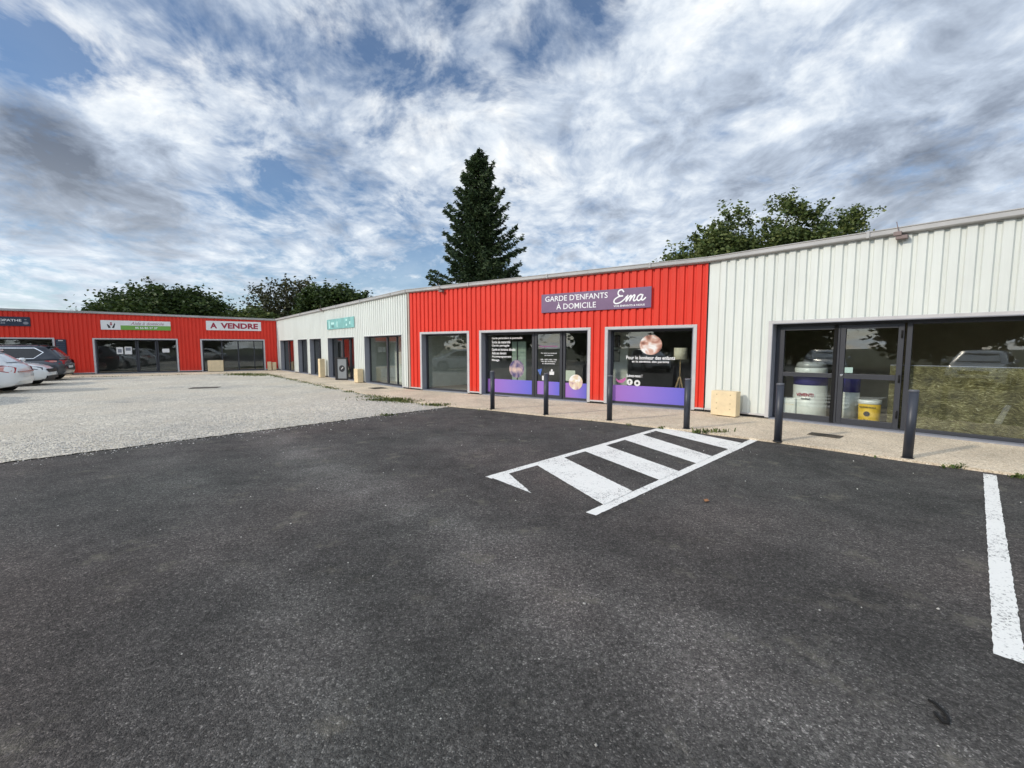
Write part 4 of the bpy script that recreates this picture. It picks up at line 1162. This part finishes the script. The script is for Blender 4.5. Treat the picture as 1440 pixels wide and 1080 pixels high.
        wrap([(-h + .10, tz - .035), (-h + .30, tz + .0), (-h + .52, tz - .01)], [(-h + .10, tz - .155), (-h + .30, tz - .135), (-h + .52, tz - .075)], M['tail_clear'], 'tail_light_lens', off=.012)
    q = MB(); q.box((-h - .012, -w * .66, tz - .20), (-h + .05, w * .66, tz - .16)); q.build('tailgate_strip', M['chrome'], t)
    q = MB(); q.box((-h - .02, -.26, tz - .36), (-h + .04, .26, tz - .25)); q.build('number_plate', M['plate'], t)
    hz = hood - .17
    wrap([(h - .13, hz - .02), (h - .25, hz + .02), (h - .48, hz + .05), (h - .70, hz + .08)], [(h - .11, hz - .12), (h - .25, hz - .11), (h - .48, hz - .06), (h - .70, hz + .04)], M['head'], 'headlight')
    q = MB(); q.box((h - .07, -w * .46, hz - .22), (h + .012, w * .46, hz - .08)); q.build('grille', M['black_plastic'], t)
    q = MB(); q.box((h - .12, -w * .62, zb + .10), (h + .008, w * .62, zb + .22)); q.build('lower_grille', M['black_plastic'], t)
    q = MB(); q.box((h - .02, -.26, hz - .34), (h + .022, .26, hz - .24)); q.build('number_plate', M['plate'], t)
    for sgn in (1, -1):
        q = MB(); q.lathe([(.03, -.10), (.075, -.07), (.08, .06), (.05, .10)], (front_bot - .05, sgn * (w + .10), belt + .08), 12, 'x'); q.bar((front_bot - .05, sgn * (w - .08), belt + .03), (front_bot - .05, sgn * (w + .08), belt + .06), .04, .03); q.build('mirror', paint, t)
        q = MB(); q.box((xm - .30, sgn * (w + .002) - .012, belt - .14), (xm - .12, sgn * (w + .002) + .012, belt - .11)); q.build('door_handle', M['chrome'] if suv else paint, t)
    if suv:
        for sgn in (1, -1):
            q = MB(); q.tube([(rx0 + .25, sgn * wt * .84, roof_z - .01), (rx0 + .35, sgn * wt * .84, roof_z + .05), (rx1 - .5, sgn * wt * .84, roof_z + .05), (rx1 - .4, sgn * wt * .84, roof_z)], .016, 8); q.build('roof_rail', M['black_plastic'], t)
    q = MB(); q.box((rx0 - .10, -wt * .82, roof_z - .07), (rx0 + .25, wt * .82, roof_z - .015)); q.build('spoiler', paint, t)
    return t


CA = R(30.55 + 180)
def at_rear(x, y, L, ang): return (x + math.cos(ang) * L / 2, y + math.sin(ang) * L / 2, .012)
CW = make_car('parked_car', 'white hatchback at the left edge, tail lights towards the yard', M['car_white'], 4.25, 1.80, 1.02, 1.54, .94, 0, 'hatch', at_rear(-17.72, 15.94, 4.25, CA), CA)
make_car('parked_car', 'slate grey estate car parked nearest the far red wall', M['car_grey'], 4.70, 1.88, 1.06, 1.68, 1.02, 0, 'suv', at_rear(-22.2, 22.0, 4.7, CA), CA)
CB = R(30.55)
def at_nose(x, y, L, ang): return (x - math.cos(ang) * L / 2, y - math.sin(ang) * L / 2, .012)
CN = make_car('parked_car', 'white car with its nose to the yard, between the hatchback and the slate estate', M['car_white'], 4.30, 1.82, .99, 1.50, .95, 0, 'hatch', at_nose(-19.95, 18.98, 4.3, CB), CB)
# more cars stand off to the side and behind: the panes mirror them
dup(CN, (-17.4, 11.4, .012), R(92), 'white car mirrored in the plain pane at the left of the bright red wall')
dup(CN, (-11.8, -.9, .0), R(20), 'white car mirrored above the giant paint tub')
dup(CN, (-4.3, -2.9, .0), R(46), 'white car mirrored above the straw panel')


# ------------------------------------------------------------------ trees
def leaf_quads(C, size, flat=.35, asp=1.7):
    n = len(C); d = RNG.normal(size=(n, 3)); d[:, 2] *= flat; d /= np.linalg.norm(d, axis=1)[:, None]
    r = RNG.normal(size=(n, 3)); u = np.cross(d, r); u /= np.linalg.norm(u, axis=1)[:, None]
    s = size * RNG.uniform(.6, 1.35, n)[:, None]; a = d * s * asp / 2; b = u * s / 2
    V = np.stack([C - a, C - a * .1 + b, C + a, C - a * .1 - b], 1).reshape(-1, 3)
    return V, np.arange(n * 4).reshape(-1, 4)


def broad_tree(name, label, loc, lobes, trunk_h, trunk_r, leaf, nclump, per, size, m, spread=.42, group='trees behind the shops', bare=0, rz=0.0, shoots=7, shoot_len=1.2):
    """lobes: (x, y, z, rx, ry, rz) ellipsoids relative to the base"""
    t = thing(name, label, 'tree', loc, rz, group)
    mb = MB(); mb.tube([(0, 0, 0), (.05, .02, trunk_h * .5), (0, .03, trunk_h)], [trunk_r, trunk_r * .8, trunk_r * .65], 10)
    vol = np.array([l[3] * l[4] * l[5] for l in lobes]); cl = []
    for l, share in zip(lobes, vol / vol.sum()):
        k = max(4, int(nclump * share)); q = RNG.normal(size=(k, 3)); q /= np.linalg.norm(q, axis=1)[:, None]
        q *= (RNG.uniform(.25, 1.0, k) ** .42)[:, None] * RNG.uniform(.85, 1.12, k)[:, None]
        cl.append(q * np.array(l[3:6]) + np.array(l[:3]))
        c = Vector(l[:3]); mid = Vector((c.x * .45, c.y * .45, trunk_h + (c.z - trunk_h) * .45))
        mb.tube([(0, .03, trunk_h * .92), mid, c], [trunk_r * .5, trunk_r * .32, trunk_r * .14], 7)
        for _ in range(5 + bare):
            e = Vector(cl[-1][RNG.integers(k)]); m2 = c.lerp(e, .5) + Vector((0, 0, .15 * l[5] * random.random()))
            mb.tube([c.lerp(mid, random.random() * .6), m2, e], [trunk_r * .16, trunk_r * .09, trunk_r * .03], 5)
    cl = np.concatenate(cl)
    mb.build('trunk', M['bark'], t)
    C = [(cl[:, None, :] + RNG.normal(size=(len(cl), per, 3)) * spread * np.array((1, 1, .62)) * RNG.uniform(.6, 1.3, (len(cl), 1, 1))).reshape(-1, 3)]
    # leafy shoots that break the outline
    for l in lobes:
        for _ in range(shoots):
            q = RNG.normal(size=3); q[2] = abs(q[2]) * .9 + .15; q /= np.linalg.norm(q)
            b0 = np.array(l[:3]) + q * np.array(l[3:6]) * .8; dr = q * .8 + np.array((0, 0, .45)) + RNG.normal(0, .25, 3); dr /= np.linalg.norm(dr)
            Ls = shoot_len * RNG.uniform(.5, 1.25); k = int(per * .55)
            C.append(b0 + dr * (RNG.random((k, 1)) * Ls) + RNG.normal(size=(k, 3)) * Ls * .13)
    C = np.concatenate(C)
    V, Fc = leaf_quads(C, size)
    o = bpy.data.objects.new('crown', fast_mesh('crown', V, Fc, m)); COL.objects.link(o); o.parent = t
    return t


def conifer(name, label, loc, H_, r_base, z0=1.2, group='trees behind the shops'):
    t = thing(name, label, 'tree', loc, 0, group)
    mb = MB(); mb.tube([(0, 0, 0), (.06, 0, H_ * .5), (0, 0, H_)], [.32, .19, .02], 10)
    C, D = [], []
    z = z0
    while z < H_ - .15:
        f = (H_ - z) / (H_ - z0); rr = r_base * (f ** .70) * (1.0 + .10 * math.sin(z * 3.1))
        nb = int(5 + 6 * f); a0 = random.random() * 6.28
        for k in range(nb):
            a = a0 + k * 6.283 / nb + random.gauss(0, .22); L = rr * random.uniform(.62, 1.14) * (1 + .10 * math.sin(3 * a + z * .9)) + .12
            droop = -.20 * f; zz = z + random.gauss(0, .12); pts = []
            for u in np.linspace(0, 1, 6):
                r = L * u; pts.append((math.cos(a) * r, math.sin(a) * r, zz + L * (droop * u * 1.5 + (.30 * u * u if f < .8 else .22 * u * u)) + (1 - f) * L * .5 * u))
            if f > .05: mb.tube([pts[0], pts[3], pts[5]], [.045 * f + .012, .025 * f + .008, .006], 5)
            pa = np.array(pts); m_ = int(14 + 52 * L)
            for u in RNG.uniform(.10, 1.0, m_) ** .8:
                p = np.array([np.interp(u, np.linspace(0, 1, 6), pa[:, i]) for i in range(3)])
                wd = .34 * (1.15 - u) * min(1.0, L) + .06
                p = p + np.array((-math.sin(a), math.cos(a), 0)) * RNG.normal(0, wd) + np.array((0, 0, RNG.normal(-.07, .09)))
                C.append(p); D.append((math.cos(a) * .8 + RNG.normal(0, .45), math.sin(a) * .8 + RNG.normal(0, .45), -.22 + RNG.normal(0, .35)))
        z += .19 + .26 * f
    mb.build('trunk', M['bark'], t)
    C = np.array(C); D = np.array(D); D /= np.linalg.norm(D, axis=1)[:, None]
    Vs, Fs = [], []; n = len(C)
    for k in range(2):
        r = RNG.normal(size=(n, 3)); U = np.cross(D, r); U /= np.linalg.norm(U, axis=1)[:, None]
        L = RNG.uniform(.16, .42, n)[:, None]; w = RNG.uniform(.03, .07, n)[:, None]
        Vs.append(np.stack([C - D * L * .4, C + U * w, C + D * L * .6, C - U * w], 1).reshape(-1, 3)); Fs.append(np.arange(n * 4).reshape(-1, 4) + k * n * 4)
    o = bpy.data.objects.new('crown', fast_mesh('crown', np.concatenate(Vs), np.concatenate(Fs), M['needle'])); COL.objects.link(o); o.parent = t
    return t


conifer('fir_tree', 'tall dark fir standing alone behind the bright red shop', (-2.55, 35.0, 0), 16.55, 4.5)
broad_tree('broadleaf_tree', 'large rounded dark green tree behind the far red wing', (-36.6, 46.0, -1.0),
           [(0, 0, 5.4, 4.6, 3.6, 3.1), (-3.9, 0, 5.5, 3.0, 2.6, 2.5), (3.8, .5, 5.2, 3.0, 2.6, 2.7), (.8, -.5, 6.4, 3.2, 2.8, 2.1), (-1.8, 0, 5.9, 2.6, 2.4, 2.0), (2.8, 0, 5.9, 2.2, 2.2, 1.9), (-5.9, 0, 4.4, 1.9, 1.6, 1.7)],
           2.6, .32, None, 520, 120, .21, M['leaf_dark'], .62, shoots=9, shoot_len=1.5)
broad_tree('broadleaf_tree', 'low bushy green tree between the big round tree and the sparse one', (-28.6, 47.0, 0),
           [(0, 0, 3.6, 2.2, 2.0, 2.0), (1.8, 0, 3.3, 1.8, 1.6, 1.8), (-1.6, 0, 3.2, 1.6, 1.5, 1.5)], 1.6, .2, None, 150, 90, .20, M['leaf_mid'], .45)
broad_tree('broadleaf_tree', 'sparse half-bare tree with sky showing through its twigs', (-25.6, 50.0, 0),
           [(0, 0, 6.6, 3.2, 2.6, 2.7), (-2.2, 0, 6.4, 2.0, 2.0, 2.2), (1.6, 0, 7.6, 2.0, 1.8, 2.0), (0, 0, 4.6, 3.6, 2.4, 1.8)], 2.8, .26, None, 340, 16, .20, M['leaf_olive'], .40, bare=30, shoots=14)
broad_tree('broadleaf_tree', 'dark spreading tree peeping over the long white shop', (-18.6, 48.0, -.3),
           [(-1.6, 0, 6.2, 2.6, 2.2, 2.2), (1.4, 0, 6.0, 2.6, 2.0, 1.8), (3.6, 0, 5.6, 1.8, 1.6, 1.1), (-3.4, 0, 5.2, 2.0, 1.8, 1.8), (-.6, 0, 7.1, 1.7, 1.5, 1.3)], 2.8, .28, None, 260, 80, .21, M['leaf_dark'], .48, shoots=8)
broad_tree('broadleaf_tree', 'leafy green tree behind the near white shop, left of the taller one', (10.25, 22.4, -.35),
           [(0, 0, 6.1, 1.6, 1.4, 1.4), (-1.4, 0, 5.7, 1.1, 1.1, 1.1), (.85, 0, 7.6, .75, .8, 1.1), (1.1, .4, 6.3, 1.05, 1.1, 1.2), (-.6, 0, 7.0, .8, .8, .9), (-2.0, 0, 5.3, .7, .7, .7), (2.0, 0, 5.2, .8, .9, .8)],
           3.2, .16, None, 165, 80, .10, M['leaf_mid'], .23, shoots=15, shoot_len=.8)
broad_tree('broadleaf_tree', 'taller spreading green tree with arching branches behind the near white shop', (13.5, 22.0, -.30),
           [(-.1, 0, 8.1, .7, .7, .95), (.8, 0, 7.7, .7, .7, .9), (-.8, 0, 6.9, .8, .9, 1.0), (.5, 0, 6.5, 1.3, 1.2, 1.2), (1.7, 0, 6.9, .85, .8, .8), (2.5, 0, 7.3, .5, .5, .45), (3.2, 0, 7.95, .45, .4, .35), (2.5, 0, 6.1, .8, .7, .6), (3.5, 0, 6.7, .3, .3, .25), (-1.5, 0, 6.1, .8, .8, .9)],
           3.4, .18, None, 165, 80, .10, M['leaf_mid'], .22, shoots=13, shoot_len=.8)
# the tree belt and a house across the road, which the panes mirror
bt = broad_tree('broadleaf_tree', 'dark roadside tree mirrored in the near shop panes', (-13, -19, 0),
                [(0, 0, 5.5, 3.6, 3.2, 3.2), (-3.0, 0, 4.6, 2.6, 2.4, 2.6), (3.0, 0, 4.8, 2.6, 2.4, 2.6), (0, 0, 7.6, 2.4, 2.2, 2.2), (0, 0, 2.6, 4.0, 2.4, 2.0)], 2.4, .3, None, 240, 40, .42, M['leaf_dark'], .65, group='roadside trees mirrored in the panes')
for k, (x, y, r) in enumerate([(-3.5, -23, 40), (-22.5, -15, 100), (-30, -8, 200), (-37, 1, 300), (6, -25, 150), (-43, 9, 20)]):
    dup(bt, (x, y, 0), R(r))
